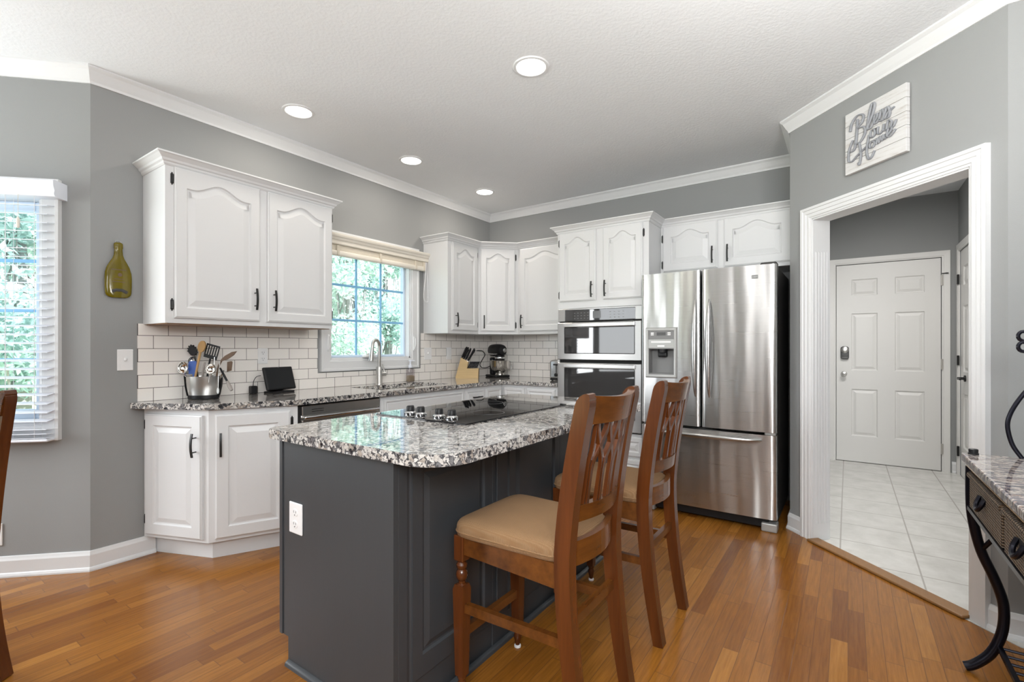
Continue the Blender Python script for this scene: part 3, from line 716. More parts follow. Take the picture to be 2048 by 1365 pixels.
add_door(c2, FC, 0.018, LC-0.030, 1.325, 2.128, rise=0.045, top=0.045, handle=(0.052, 1.415), hz=((LC-0.022, 1.385), (LC-0.022, 2.05)))
c3 = thing('upper_cabinet', 'white wall cabinet between corner cabinet and oven tower', 'cabinet', (-0.15, -0.9, UPB))
obj('body', G().box(-0.305, -0.001, -1.212, -0.587, UPB, UPT+0.004), 'white', c3)
obj('cornice', G().sweep(gcpath, corn, (3, 4)), 'white', c3)
FU3 = Face((-0.305, 0), (0, -1))
add_door(c3, FU3, 0.618, 1.170, 1.325, 2.128, rise=0.052, top=0.045, handle=(0.652, 1.420))
# oven tower
XO = -0.62
ot = thing('oven_cabinet', 'tall white cabinet tower holding the double ovens', 'cabinet', (-0.3, -1.61, 0))
g = G(); Y0, Y1 = -1.214, -2.006
g.box(XO, -0.002, Y1, Y0, 1.494, UPT+0.004); g.box(XO, -0.002, Y1, Y0, 0.10, 0.494); g.box(XO+0.06, -0.002, Y1+0.01, Y0-0.01, 0, 0.10)
g.box(XO, -0.002, Y0-0.018, Y0, 0.494, 1.494); g.box(XO, -0.002, Y1, Y1+0.040, 0.494, 1.494); g.box(-0.02, -0.002, Y1, Y0, 0.494, 1.494)
obj('body', g, 'white', ot)
otp = [(-0.30, Y0), (XO, Y0), (XO, Y1), (-0.34, Y1), (-0.34, -2.94)]
obj('cornice', G().sweep(otp, corn, (0, 3)), 'white', ot)
FO = Face((XO, 0), (0, -1))
add_door(ot, FO, 1.236, 1.570, 1.553, 2.128, rise=0.048, fr=0.05, top=0.042, handle=(1.545, 1.640), hz=((1.229, 1.61), (1.229, 2.05)), raise_w=0.028)
add_door(ot, FO, 1.636, 1.960, 1.553, 2.128, rise=0.048, fr=0.05, top=0.042, handle=(1.662, 1.640), hz=((1.967, 1.61), (1.967, 2.05)), raise_w=0.028)
add_door(ot, FO, 1.250, 1.970, 0.322, 0.474, name='drawer', fr=0.035, raise_w=0.02)
add_door(ot, FO, 1.250, 1.970, 0.125, 0.300, name='drawer', fr=0.035, raise_w=0.02)
# over-fridge cabinet
XF = -0.34
fc = thing('upper_cabinet', 'short white two door cabinet above the refrigerator', 'cabinet', (-0.17, -2.47, 1.745))
obj('body', G().box(XF, -0.002, -2.940, -2.008, 1.745, UPT+0.004), 'white', fc)
obj('cornice', G().sweep(otp, corn, (3, 4)), 'white', fc)
FF = Face((XF, 0), (0, -1))
add_door(fc, FF, 2.030, 2.440, 1.772, 2.132, rise=0.045, fr=0.06, top=0.040, handle=(2.408, 1.870), hz=((2.022, 1.83), (2.022, 2.04)))
add_door(fc, FF, 2.486, 2.925, 1.772, 2.132, rise=0.045, fr=0.06, top=0.040, handle=(2.515, 1.870))

# ------------------------------------------------------------------ base cabinets
BT = 0.829; BB = 0.105; YF = -0.605
P1 = (-3.186, -0.004); P2 = (-3.026, -0.412); P3 = (-2.628, YF)
be = thing('base_cabinet', 'white angled end base cabinet with two doors beside the bay wall', 'cabinet', (-2.9, -0.25, 0))
obj('body', G().prism([P1, P2, P3, (-2.628, -0.004)], BB, BT), 'white', be)
obj('toe_kick', G().prism([(-3.13, -0.004), (-2.985, -0.365), (-2.64, -0.535), (-2.64, -0.004)], 0, BB), 'white', be)
FE1 = Face(P1, (P2[0]-P1[0], P2[1]-P1[1])); L1 = math.hypot(P2[0]-P1[0], P2[1]-P1[1])
FE2 = Face(P2, (P3[0]-P2[0], P3[1]-P2[1])); L2 = math.hypot(P3[0]-P2[0], P3[1]-P2[1])
add_door(be, FE1, 0.022, L1-0.030, 0.125, 0.797, handle=(L1-0.062, 0.640), hz=((0.012, 0.205), (0.012, 0.735)), fr=0.062, raise_w=0.026)
add_door(be, FE2, 0.030, L2-0.040, 0.125, 0.800, handle=(0.058, 0.640), hz=((L2-0.030, 0.735),), fr=0.062, raise_w=0.030)
# dishwasher
FP = Face((0, YF), (1, 0))
dw = thing('dishwasher', 'stainless dishwasher between end cabinet and sink cabinet', 'dishwasher', (-2.32, -0.3, 0))
obj('body', G().box(-2.622, -2.028, YF+0.005, -0.02, 0.10, 0.825), 'rubber', dw)
g = G(FP); g.box(-2.610, -2.040, 0.125, 0.735, -0.004, 0.020, 0.004); g.box(-2.610, -2.040, 0.765, 0.820, -0.004, 0.020, 0.003); g.box(-2.610, -2.040, 0.735, 0.765, -0.004, 0.004)
obj('door', g, 'nickel', dw)
obj('handle', G(FP).box(-2.600, -2.050, 0.742, 0.760, 0.004, 0.034, 0.007, 3), 'chrome', dw, True)
g = G(FP); g.box(-2.55, -2.47, 0.795, 0.798, 0.0195, 0.0205); g.box(-2.55, -2.47, 0.782, 0.785, 0.0195, 0.0205); obj('vent_slot', g, 'dark_plastic', dw)
obj('toe_panel', G(FP).box(-2.615, -2.035, 0, 0.10, -0.08, -0.06), 'dark_plastic', dw)
# sink base (hollow so that the bowls fit)
sb = thing('base_cabinet', 'white sink base cabinet with a plain false front', 'cabinet', (-1.58, -0.3, 0))
g = G(); g.box(-2.022, -2.004, YF, -0.004, BB, BT); g.box(-1.160, -1.142, YF, -0.004, BB, BT); g.box(-2.004, -1.160, YF, -0.004, BB, BB+0.02)
g.box(-2.004, -1.160, YF, YF+0.02, BB+0.02, BT)
obj('body', g, 'white', sb)
obj('toe_kick', G().box(-2.022, -1.142, YF+0.075, -0.004, 0, BB), 'white', sb)
add_door(sb, FP, -1.995, -1.165, 0.690, 0.800, name='false_front', fr=0.012, raise_w=0.004)
add_door(sb, FP, -1.995, -1.600, 0.125, 0.670, handle=(-1.63, 0.57)); add_door(sb, FP, -1.560, -1.165, 0.125, 0.670, handle=(-1.53, 0.57))
# drawer base by the corner
db = thing('base_cabinet', 'white drawer base cabinet right of the sink under the knife block', 'cabinet', (-0.87, -0.3, 0))
obj('body', G().box(-1.140, -0.606, YF, -0.004, BB, BT), 'white', db)
obj('toe_kick', G().box(-1.140, -0.606, YF+0.075, -0.004, 0, BB), 'white', db)
add_door(db, FP, -1.125, -0.885, 0.690, 0.800, name='drawer', fr=0.012, raise_w=0.004, handle=(-1.005, 0.742), horiz=True)
add_door(db, FP, -0.850, -0.625, 0.690, 0.800, name='drawer', fr=0.022, raise_w=0.010)
add_door(db, FP, -1.125, -0.885, 0.125, 0.670, handle=(-0.91, 0.57)); add_door(db, FP, -0.850, -0.625, 0.125, 0.670)
# corner return under the mixer
rb = thing('base_cabinet', 'white drawer base cabinet in the corner left of the oven tower', 'cabinet', (-0.3, -0.9, 0))
obj('body', G().box(-0.602, -0.004, -1.211, -0.010, BB, BT), 'white', rb)
obj('toe_kick', G().box(-0.525, -0.004, -1.211, -0.010, 0, BB), 'white', rb)
FR = Face((-0.602, 0), (0, -1))
add_door(rb, FR, 0.640, 0.862, 0.690, 0.800, name='drawer', fr=0.022, raise_w=0.010)
add_door(rb, FR, 0.892, 1.180, 0.690, 0.800, name='drawer', fr=0.022, raise_w=0.010)
add_door(rb, FR, 0.640, 0.862, 0.125, 0.670); add_door(rb, FR, 0.892, 1.180, 0.125, 0.670)

# L-shaped granite counter with a cut-out for the sink
def roundcorner(p, prev, nxt, r, n=6):
    p, a, b = Vector(p), Vector(prev), Vector(nxt); da = (a-p).normalized(); db_ = (b-p).normalized()
    ang = da.angle(db_); d = r/math.tan(ang/2); s = p+da*d; e = p+db_*d; c = p+(da+db_).normalized()*(r/math.sin(ang/2))
    out = []
    v0 = s-c; v1 = e-c; tot = v0.angle(v1); sg = 1 if v0.cross(v1) > 0 else -1
    for k in range(n+1):
        an = sg*tot*k/n; out.append((c.x+v0.x*math.cos(an)-v0.y*math.sin(an), c.y+v0.x*math.sin(an)+v0.y*math.cos(an)))
    return out
SX0, SX1, SY0, SY1 = -1.93, -1.22, -0.515, -0.145
g = G()
CE = [(-3.222, -0.0095), (-3.252, -0.020)]
q2 = roundcorner((-3.055, -0.432), (-3.25, -0.02), (-2.630, -0.640), 0.03)
poly = [(-3.225, -0.0095), (-3.258, -0.030), *q2, (-2.630, -0.640), (SX0, -0.640), (SX0, -0.0095)]
g.prism(poly, CT-0.032, CT); g.prism([(SX0, -0.640), (SX1, -0.640), (SX1, SY0), (SX0, SY0)], CT-0.032, CT); g.prism([(SX0, SY1), (SX1, SY1), (SX1, -0.0095), (SX0, -0.0095)], CT-0.032, CT)
g.prism([(SX1, -0.640), (-0.635, -0.640), (-0.635, -1.212), (-0.0095, -1.212), (-0.0095, -0.0095), (SX1, -0.0095)], CT-0.032, CT)
bmesh.ops.remove_doubles(g.bm, verts=g.bm.verts, dist=1e-5)
tag(obj('countertop', g, 'granite'), 'L-shaped speckled granite worktop along the sink wall', 'countertop')
# sink
sk = thing('sink', 'stainless double bowl undermount sink below the window', 'sink', (-1.575, -0.33, 0.65))
def bowl(x0, x1, y0, y1, z0, z1, t=0.004):
    g = G(); r = 0.05
    def rr(x0, x1, y0, y1, r, z):
        out = []
        for cx, cy, a in ((x1-r, y1-r, 0), (x0+r, y1-r, 90), (x0+r, y0+r, 180), (x1-r, y0+r, 270)):
            for k in range(5): an = math.radians(a+90*k/4); out.append((cx+r*math.cos(an), cy+r*math.sin(an), z))
        return out
    loops = [rr(x0-0.012, x1+0.012, y0-0.012, y1+0.012, r, z1), rr(x0, x1, y0, y1, r, z1), rr(x0+0.006, x1-0.006, y0+0.006, y1-0.006, r, z0+0.03), rr(x0+0.03, x1-0.03, y0+0.03, y1-0.03, r*0.7, z0)]
    rings = [[g.v(p) for p in l] for l in loops]; n = len(rings[0])
    for q, s_ in zip(rings, rings[1:]):
        for k in range(n): g.face((q[k], q[(k+1) % n], s_[(k+1) % n], s_[k]))
    g.face(rings[-1]); return g
for (x0, x1) in ((SX0+0.008, -1.585), (-1.560, SX1-0.008)):
    b_ = obj('bowl', bowl(x0, x1, SY0+0.008, SY1-0.008, 0.665, CT-0.0325), 'steel_bowl', sk, True)
    obj('drain', G().lathe([(0.04, 0.664), (0.042, 0.667), (0.03, 0.668), (0.028, 0.665)], 20, c=((x0+x1)/2, -0.33, 0)), 'chrome', b_, True)
# faucet
FX, FY = -1.60, -0.085
fa = thing('faucet', 'brushed nickel gooseneck faucet behind the sink', 'faucet', (FX, FY, CT))
obj('base', G().lathe([(0.030, CT), (0.030, CT+0.006), (0.026, CT+0.012), (0.023, CT+0.14), (0.019, CT+0.148)], 20, c=(FX, FY, 0)), 'nickel', fa, True)
dx, dy = -0.96, -0.28
def fp(d, z): return (FX+dx*d, FY+dy*d, z)
pts = [fp(0, CT+0.145), fp(0, CT+0.27)]+[fp(0.047-0.047*math.cos(PI*k/14), CT+0.315+0.050*math.sin(PI*k/14)) for k in range(13)]
e0 = Vector(pts[-1]); pts.append(fp(0.098, CT+0.285))
obj('spout', G().tube([fp(0, CT+0.145), fp(0, CT+0.22), fp(0, CT+0.29)]+pts[2:], 0.0142, 14), 'nickel', fa, True)
obj('spray_head', G().tube([fp(0.097, CT+0.290), fp(0.103, CT+0.255), fp(0.113, CT+0.195)], [0.0152, 0.0165, 0.0200], 16), 'nickel', fa, True)
obj('handle', G().tube([(FX+0.015, FY-0.005, CT+0.085), (FX+0.058, FY-0.010, CT+0.085)], 0.0175, 14).tube([(FX+0.048, FY-0.010, CT+0.092), (FX+0.044, FY-0.004, CT+0.13), (FX+0.036, FY+0.0, CT+0.165)], [0.008, 0.0065, 0.006], 10), 'nickel', fa, True)
# soap
SPX, SPY = -1.255, -0.085
so = thing('soap_dispenser', 'clear soap pump bottle half full of amber soap by the faucet', 'soap dispenser', (SPX, SPY, CT))
obj('bottle', G().box(SPX-0.036, SPX+0.036, SPY-0.026, SPY+0.026, CT, CT+0.118, 0.014, 3).lathe([(0.026, CT+0.112), (0.018, CT+0.128), (0.014, CT+0.132)], 16, c=(SPX, SPY, 0)), 'soapbottle', so, True)
obj('liquid', G().box(SPX-0.033, SPX+0.033, SPY-0.023, SPY+0.023, CT+0.003, CT+0.060, 0.010, 3), 'soapliquid', so, True)
obj('pump', G().lathe([(0.018, CT+0.125), (0.018, CT+0.150), (0.008, CT+0.153), (0.006, CT+0.18), (0.015, CT+0.182), (0.015, CT+0.194), (0.004, CT+0.197)], 16, c=(SPX, SPY, 0)).tube([(SPX, SPY, CT+0.188), (SPX+0.035, SPY-0.010, CT+0.188), (SPX+0.040, SPY-0.012, CT+0.180)], 0.0045, 8), 'blind', so, True)

# ------------------------------------------------------------------ ovens
ov = thing('wall_oven', 'stainless microwave and oven combination built into the tower', 'oven', (-0.62, -1.59, 0.5))
obj('chassis', G(FO).box(1.236, 1.962, 0.500, 1.488, -0.50, 0.004), 'rubber', ov)
cp = obj('control_panel', G(FO).box(1.232, 1.964, 1.384, 1.490, 0.004, 0.030, 0.003), 'steel', ov)
obj('glass', G(FO).box(1.300, 1.912, 1.386, 1.480, 0.0295, 0.032, 0.004), 'blackglass', cp)
obj('screen', G(FO).box(1.555, 1.625, 1.405, 1.462, 0.0318, 0.0325), 'display_dim', cp)
g = G(FO)
for i in range(5):
    for j in range(3): g.box(1.385+i*0.030, 1.397+i*0.030, 1.405+j*0.022, 1.409+j*0.022, 0.0318, 0.0324)
for i in range(4):
    for j in range(3): g.box(1.70+i*0.036, 1.712+i*0.036, 1.405+j*0.022, 1.409+j*0.022, 0.0318, 0.0324)
obj('key_legends', g, 'grey_plastic', cp)
def oven_door(b0, b1, g0, g1, nm):
    d = obj(nm, G(FO).box(1.232, 1.964, b0, b1, 0.006, 0.040, 0.004), 'steel', ov)
    obj('glass', G(FO).box(1.300, 1.912, g0, g1, 0.0395, 0.043, 0.006, 2), 'blackglass', d)
    obj('handle', G(FO).box(1.298, 1.914, b1-0.040, b1-0.006, 0.040, 0.062, 0.005, 2), 'steel', d)
    return d
oven_door(1.066, 1.374, 1.116, 1.334, 'microwave_door')
oven_door(0.510, 1.040, 0.602, 0.998, 'oven_door')
for a in (1.33, 1.87): obj('vent', G(FO).box(a-0.02, a+0.02, 1.374, 1.382, 0.01, 0.028), 'dark_plastic', ov)

# ------------------------------------------------------------------ refrigerator
XR = -0.82; FG = Face((XR, 0), (0, -1)); RY0, RY1 = 2.016, 2.886
fr_ = thing('refrigerator', 'stainless french door refrigerator with ice dispenser', 'refrigerator', (-0.45, -2.45, 0))
obj('body', G().box(-0.735, -0.06, -RY1+0.004, -RY0-0.004, 0.055, 1.680), 'fridge_side', fr_)
def bowed(a0, a1, b0, b1, hole=None, th=0.075, bow=0.012, ac=None, n=16):
    g = G(FG); A = [a0+(a1-a0)*k/n for k in range(n+1)]; B = [b0, b1]
    if hole:
        A = sorted(set([round(x, 5) for x in A if not (hole[0]-0.008 < x < hole[0]+0.008 or hole[1]-0.008 < x < hole[1]+0.008)]+[hole[0], hole[1], a0, a1])); B = [b0, hole[2], hole[3], b1]
    def cf(a):
        t = (a-a0)/(a1-a0); e = min(t, 1-t)*(a1-a0); rr = 0.014
        edge = (rr-math.sqrt(max(0, rr*rr-(rr-min(e, rr))**2)))
        return bow*(1-((a-(ac if ac is not None else (a0+a1)/2))/0.45)**2) - bow*0.6 - edge
    A2 = sorted(set(A+[a0+0.003, a0+0.007, a1-0.003, a1-0.007]))
    vs = [[g.v((a, b, cf(a))) for b in B] for a in A2]
    for i in range(len(A2)-1):
        for j in range(len(B)-1):
            if hole and j == 1 and A2[i] >= hole[0]-1e-6 and A2[i+1] <= hole[1]+1e-6: continue
            g.face((vs[i][j], vs[i+1][j], vs[i+1][j+1], vs[i][j+1]))
    bk = [[g.v((a, b, -th)) for b in (b0, b1)] for a in (a0, a1)]
    g.face((bk[0][0], bk[0][1], bk[1][1], bk[1][0]))
    g.face([v_[0] for v_ in vs]+[bk[1][0], bk[0][0]]); g.face([v_[-1] for v_ in vs][::-1]+[bk[0][1], bk[1][1]])
    g.face(vs[0][::-1]+[bk[0][0], bk[0][1]]); g.face(vs[-1]+[bk[1][1], bk[1][0]])
    return g
HB = (2.070, 2.262, 0.968, 1.292)
dl = obj('left_door', bowed(RY0, 2.429, 0.630, 1.692, HB, ac=2.45), 'fridge', fr_, True)
dr = obj('right_door', bowed(2.439, RY1, 0.630, 1.692, None, ac=2.45), 'fridge', fr_, True)
fz = obj('freezer_drawer', bowed(RY0, RY1, 0.082, 0.612, None, ac=2.45, n=24), 'fridge', fr_, True)
def fhandle(a, b0, b1, c=0.004):
    n = 22; pts = []; rad = []
    for k in range(n+1):
        t = k/n; s_ = math.sin(PI*t); pts.append((a, b0+(b1-b0)*t, c+0.052*s_**0.6)); rad.append((0.006+0.013*s_**0.7, 0.005+0.007*s_**0.7))
    return G(FG).tube(pts, rad, 14, up=(0, 0, 1))
obj('handle', fhandle(2.400, 0.835, 1.490), 'steel', dl, True); obj('handle', fhandle(2.489, 0.833, 1.490), 'steel', dr, True)
n = 22
obj('handle', G(FG).tube([(2.10+0.70*k/n, 0.578-0.0*k, 0.004+0.046*math.sin(PI*k/n)**0.45) for k in range(n+1)], [(0.006+0.010*math.sin(PI*k/n)**0.5, 0.006+0.012*math.sin(PI*k/n)**0.5) for k in range(n+1)], 14, up=(0, 0, 1)), 'steel', fz, True)
# dispenser
ds = obj('dispenser', casing(FG, HB[0]+0.002, HB[1]-0.002, HB[2]+0.002, HB[3]-0.002, [(-0.004, -0.03), (-0.004, 0.012), (0.004, 0.016), (0.012, 0.015), (0.018, 0.006), (0.020, -0.012)], True), 'mid_plastic', fr_, True)
g = G(FG); x0, x1, z0, z1 = HB[0]+0.004, HB[1]-0.004, HB[2]+0.004, 1.160; dp = -0.062
g.box(x0, x1, z0, z1, dp-0.004, dp); g.box(x0, x0+0.004, z0, z1, dp, 0.004); g.box(x1-0.004, x1, z0, z1, dp, 0.004); g.box(x0, x1, z0, z0+0.012, dp, 0.006); g.box(x0, x1, z1-0.004, z1, dp, 0.006)
obj('niche', g, 'grey_plastic', ds)
obj('control_panel', G(FG).box(x0, x1, 1.160, HB[3]-0.004, -0.02, 0.008, 0.003), 'grey_plastic', ds)
obj('lower_panel', G(FG).box(x0+0.001, x1-0.001, 1.162, 1.224, 0.007, 0.010, 0.001), 'mid_plastic', ds)
obj('screen', G(FG).box(2.135, 2.198, 1.252, 1.274, 0.0075, 0.0092), 'display_dim', ds)
g = G(FG)
for a in (2.103, 2.222):
    for b in (1.257, 1.269): g.box(a-0.011, a+0.011, b-0.0045, b+0.0045, 0.0078, 0.0098, 0.001)
g.box(2.095, 2.235, 1.200, 1.212, 0.0098, 0.0114, 0.002); g.box(2.140, 2.190, 1.172, 1.183, 0.0098, 0.0114, 0.002)
obj('buttons', g, 'light_plastic', ds)
g = G(FG); g.lathe([(0.034, 1.130), (0.034, 1.158)], 20, 'y', (2.166, 0, -0.028)); g.box(2.134, 2.198, 1.098, 1.134, -0.055, -0.012, 0.010, 3)
obj('nozzle', g, 'dark_plastic', ds, True)
# badge
bd = obj('badge', G(FG).box(2.742, 2.782, 1.606, 1.630, -0.006, 0.0015, 0.001), 'mid_plastic', fr_)
bpy.context.view_layer.update()
def text_mesh(body, size, m, mat, name, parent=None, ext=0.0006, align='CENTER'):
    cu = bpy.data.curves.new(name, 'FONT'); cu.body = body; cu.size = size; cu.extrude = ext; cu.align_x = align; cu.align_y = 'CENTER'; cu.resolution_u = 3
    to = bpy.data.objects.new(name, cu); COL.objects.link(to); bpy.context.view_layer.update()
    me = bpy.data.meshes.new_from_object(to.evaluated_get(bpy.context.evaluated_depsgraph_get()))
    bpy.data.objects.remove(to); bm = bmesh.new(); bm.from_mesh(me); bm.transform(m); bpy.data.meshes.remove(me)
    return obj(name, bm, mat, parent)
g = G(FG); g.box(2.745, 2.779, 1.6245, 1.6275, 0.0012, 0.0022); g.box(2.745, 2.779, 1.6085, 1.6115, 0.0012, 0.0022); obj('badge_bars', g, 'dark_plastic', bd)
text_mesh('MAYTAG', 0.0095, FG @ Matrix.Translation((2.762, 1.618, 0.0016)), 'dark_plastic', 'badge_lettering', bd)
g = G(FG); g.box(RY0+0.01, RY1-0.05, 0.02, 0.080, -0.06, -0.035, 0.003); obj('toe_grille', g, 'dark_plastic', fr_)
for a in (RY0+0.05, RY1-0.045): obj('foot', G(FG).box(a-0.045, a+0.045, 0.0, 0.055, -0.105, -0.012, 0.008, 2), 'mid_plastic', fr_)
obj('hinge_cover', G(FG).box(RY1-0.10, RY1-0.006, 1.680, 1.712, -0.14, -0.05, 0.006), 'fridge_side', fr_)
obj('hinge_block', G(FG).box(RY1-0.07, RY1-0.008, 0.613, 0.629, -0.06, -0.014, 0.002), 'mid_plastic', fr_)

# ------------------------------------------------------------------ island
IX0, IX1, IY0, IY1 = -3.238, -1.66, -1.505, -2.128     # IY1 = stool side
isl = thing('kitchen_island', 'charcoal painted kitchen island base with panelled sides', 'island', (-2.45, -1.82, 0))
IT = CT-0.036
FI = Face((IX0, IY1), (1, 0))         # stool side, n = -y
FIe = Face((IX0, IY0), (0, -1))       # left end, n = -x
g = G(); g.box(IX0+0.020, IX1, IY1+0.022, IY0, 0.10, IT); g.box(IX0+0.020, IX1, IY1+0.022, IY0-0.075, 0, 0.10)
obj('body', g, 'island', isl)
g = G(FIe); D_ = IY0-IY1
g.box(0.0, 0.018, 0.10, IT, -0.012, 0.004); poly = [(0.0185, 0.10), (0.052, 0.10), (0.052, 0.0), (D_, 0.0), (D_, IT), (0.0185, IT)]
g.prism(poly, -0.020, 0.0); obj('end_panel', g, 'island', isl)
# stool side: posts, rails and three raised panels
LI = IX1-IX0; g = G(FI)
g.box(0.0205, 0.058, 0, IT, -0.0215, -0.0005, 0.002); g.box(0.0585, 0.0715, 0.10, IT, -0.0215, -0.008)
panels = [(0.072, 0.500), (0.600, 1.030), (1.115, 1.500)]
g.box(0.500, 0.600, 0, IT, -0.0215, -0.006, 0.002); g.box(0.522, 0.578, 0.10, IT, -0.008, 0.0, 0.003)
g.box(1.030, 1.115, 0, IT, -0.0215, -0.006, 0.002); g.box(1.500, LI, 0, IT, -0.0215, 0.0, 0.002)
g.box(0.058, LI, 0, 0.10, -0.022, -0.010)
obj('face_frame', g, 'island', isl)
for (a0, a1) in panels: obj('panel', panel_door(FI, a0, a1, 0.10, IT-0.004, -0.022, 0, 0.052, 0.020, bot=0.075, top=0.052, raise_w=0.020), 'island', isl)
qr = [(0, 0), (0.016, 0), (0.015, 0.008), (0.010, 0.014), (0, 0.018)]
obj('shoe_moulding', G().sweep([(IX0, IY0-0.054), (IX0, IY1), (IX1, IY1)], qr), 'island', isl, True)
# far side doors (sink side)
FIb = Face((IX1, IY0), (-1, 0))
for k in range(3): add_door(isl, FIb, 0.03+k*0.515, 0.515+k*0.515, 0.13, IT-0.02, mat='island')
# countertop
ip = [(-3.268, -1.455), (-3.268, -2.340), (-1.600, -2.340), (-1.600, -1.440)]
poly = roundcorner(ip[0], ip[3], ip[1], 0.03)+roundcorner(ip[1], ip[0], ip[2], 0.14, 12)+roundcorner(ip[2], ip[1], ip[3], 0.14, 12)+roundcorner(ip[3], ip[2], ip[0], 0.05)
tag(obj('countertop', G().prism(poly, IT, CT, 0.006, 2), 'granite'), 'speckled granite top of the kitchen island', 'countertop')
# cooktop
ck = thing('cooktop', 'black glass electric cooktop set in the island top', 'cooktop', (-2.38, -1.77, CT))
obj('glass_top', G().box(-2.795, -1.980, -2.035, -1.505, CT, CT+0.006, 0.002), 'cookglass', ck)
for (x, y) in ((-2.712, -1.640), (-2.712, -1.705), (-2.712, -1.815), (-2.712, -1.888)):
    k_ = obj('knob', G().lathe([(0.026, CT+0.006), (0.027, CT+0.012), (0.021, CT+0.016), (0.020, CT+0.018)], 20, c=(x, y, 0)), 'chrome', ck, True)
    obj('grip', G().lathe([(0.018, CT+0.017), (0.0175, CT+0.038), (0.014, CT+0.042)], 20, c=(x, y, 0)).box(x-0.019, x+0.019, y-0.006, y+0.006, CT+0.018, CT+0.043, 0.003), 'dark_plastic', k_, True)
for (x, y, r) in ((-2.48, -1.66, 0.09), (-2.48, -1.90, 0.075), (-2.16, -1.66, 0.075), (-2.16, -1.89, 0.105)):
    obj('burner_ring', G().lathe([(r-0.0014, CT+0.0060), (r-0.0014, CT+0.0063), (r, CT+0.0063), (r, CT+0.0060)], 40, c=(x, y, 0), cap=False), 'grey_plastic', ck)

# ------------------------------------------------------------------ outlets and switches
def plate(m, a, b, kind, label, cat, w_=0.075, h_=0.118, name='wall_outlet', base=0.0):
    r = thing(name, label, cat, (m @ Vector((a, b-h_/2, base)))[:])
    m = m @ Matrix.Translation((0, 0, base))
    obj('cover_plate', G(m).box(a-w_/2, a+w_/2, b-h_/2, b+h_/2, 0.0, 0.006, 0.003, 2), 'light_plastic', r)
    if kind == 'outlet':
        for s in (-1, 1):
            bb_ = b+s*0.021
            rc = obj('receptacle', G(m).lathe([(0.0165, 0.004), (0.0165, 0.0075), (0.015, 0.008)], 20, 'z', (a, bb_, 0), sx=1.0, sy=0.85), 'light_plastic', r)
            g = G(m); g.box(a-0.0075, a-0.0055, bb_-0.001, bb_+0.008, 0.0078, 0.0083); g.box(a+0.0055, a+0.0075, bb_-0.001, bb_+0.007, 0.0078, 0.0083); g.lathe([(0.0025, 0.0078), (0.0025, 0.0083)], 8, 'z', (a, bb_-0.008, 0))
            obj('slots', g, 'dark_plastic', rc)
    elif kind == 'switch':
        obj('toggle', G(m).box(a-0.005, a+0.005, b-0.004, b+0.012, 0.004, 0.018, 0.002), 'light_plastic', r)
    elif kind == 'rocker':
        obj('rocker', G(m).box(a-0.017, a+0.017, b-0.034, b+0.034, 0.005, 0.010, 0.002), 'light_plastic', r)
    return r
plate(FA, 3.42-3.273, 1.098, 'switch', 'white toggle switch plate on the grey wall below the bottle', 'light switch', 0.072, 0.116, 'light_switch')
plate(FA, 3.42-2.522, 1.110, 'outlet', 'white outlet on the tiles behind the black display', 'outlet', 0.066, 0.106, base=0.009)
plate(FA, 3.42-0.966, 1.110, 'switch', 'white switch plate on the tiles just right of the sink window', 'light switch', 0.094, 0.112, 'light_switch', base=0.009)
plate(FA, 3.42-0.676, 1.108, 'rocker', 'white blank-looking plate on the tiles behind the knife block', 'light switch', 0.070, 0.118, 'light_switch', base=0.009)
plate(FIe, 0.107, 0.548, 'outlet', 'white outlet on the charcoal end of the island', 'outlet', 0.080, 0.112)
plate(FW, WL-0.430, 0.216, 'outlet', 'white outlet low on the bay wall at the left edge', 'outlet', 0.080, 0.112)

# ------------------------------------------------------------------ recessed ceiling lights
def can(x, y, label, first=None):
    if first is not None: return dup(first, (x, y, CEIL), 0, label)
    r = thing('ceiling_light', label, 'light', (x, y, CEIL), 0, 'recessed ceiling lights')
    obj('trim_ring', G().lathe([(0.074, CEIL-0.003), (0.078, CEIL-0.007), (0.090, CEIL-0.006), (0.094, CEIL-0.0005)], 40, c=(x, y, 0), cap=False), 'trim', r, True)
    obj('lens', G().lathe([(0.077, CEIL-0.0035), (0.077, CEIL-0.001)], 40, c=(x, y, 0)), 'lens', r)
    return r
cl = can(-2.118, -1.901, 'round recessed ceiling light over the island, the largest of four')
can(-2.541, -0.470, 'round recessed ceiling light above the left wall cabinet', cl)
can(-1.600, -0.462, 'round recessed ceiling light in front of the sink window', cl)
can(-0.677, -0.462, 'round recessed ceiling light nearest the kitchen corner', cl)
for (x, y) in ((-2.118, -1.901), (-2.541, -0.470), (-1.600, -0.462), (-0.677, -0.462)):
    lamp('ceiling_light_beam', 'AREA', (x, y, CEIL-0.012), (0, 0, -1), 3.4, (1.0, 0.91, 0.80), 0.14, shape='DISK')

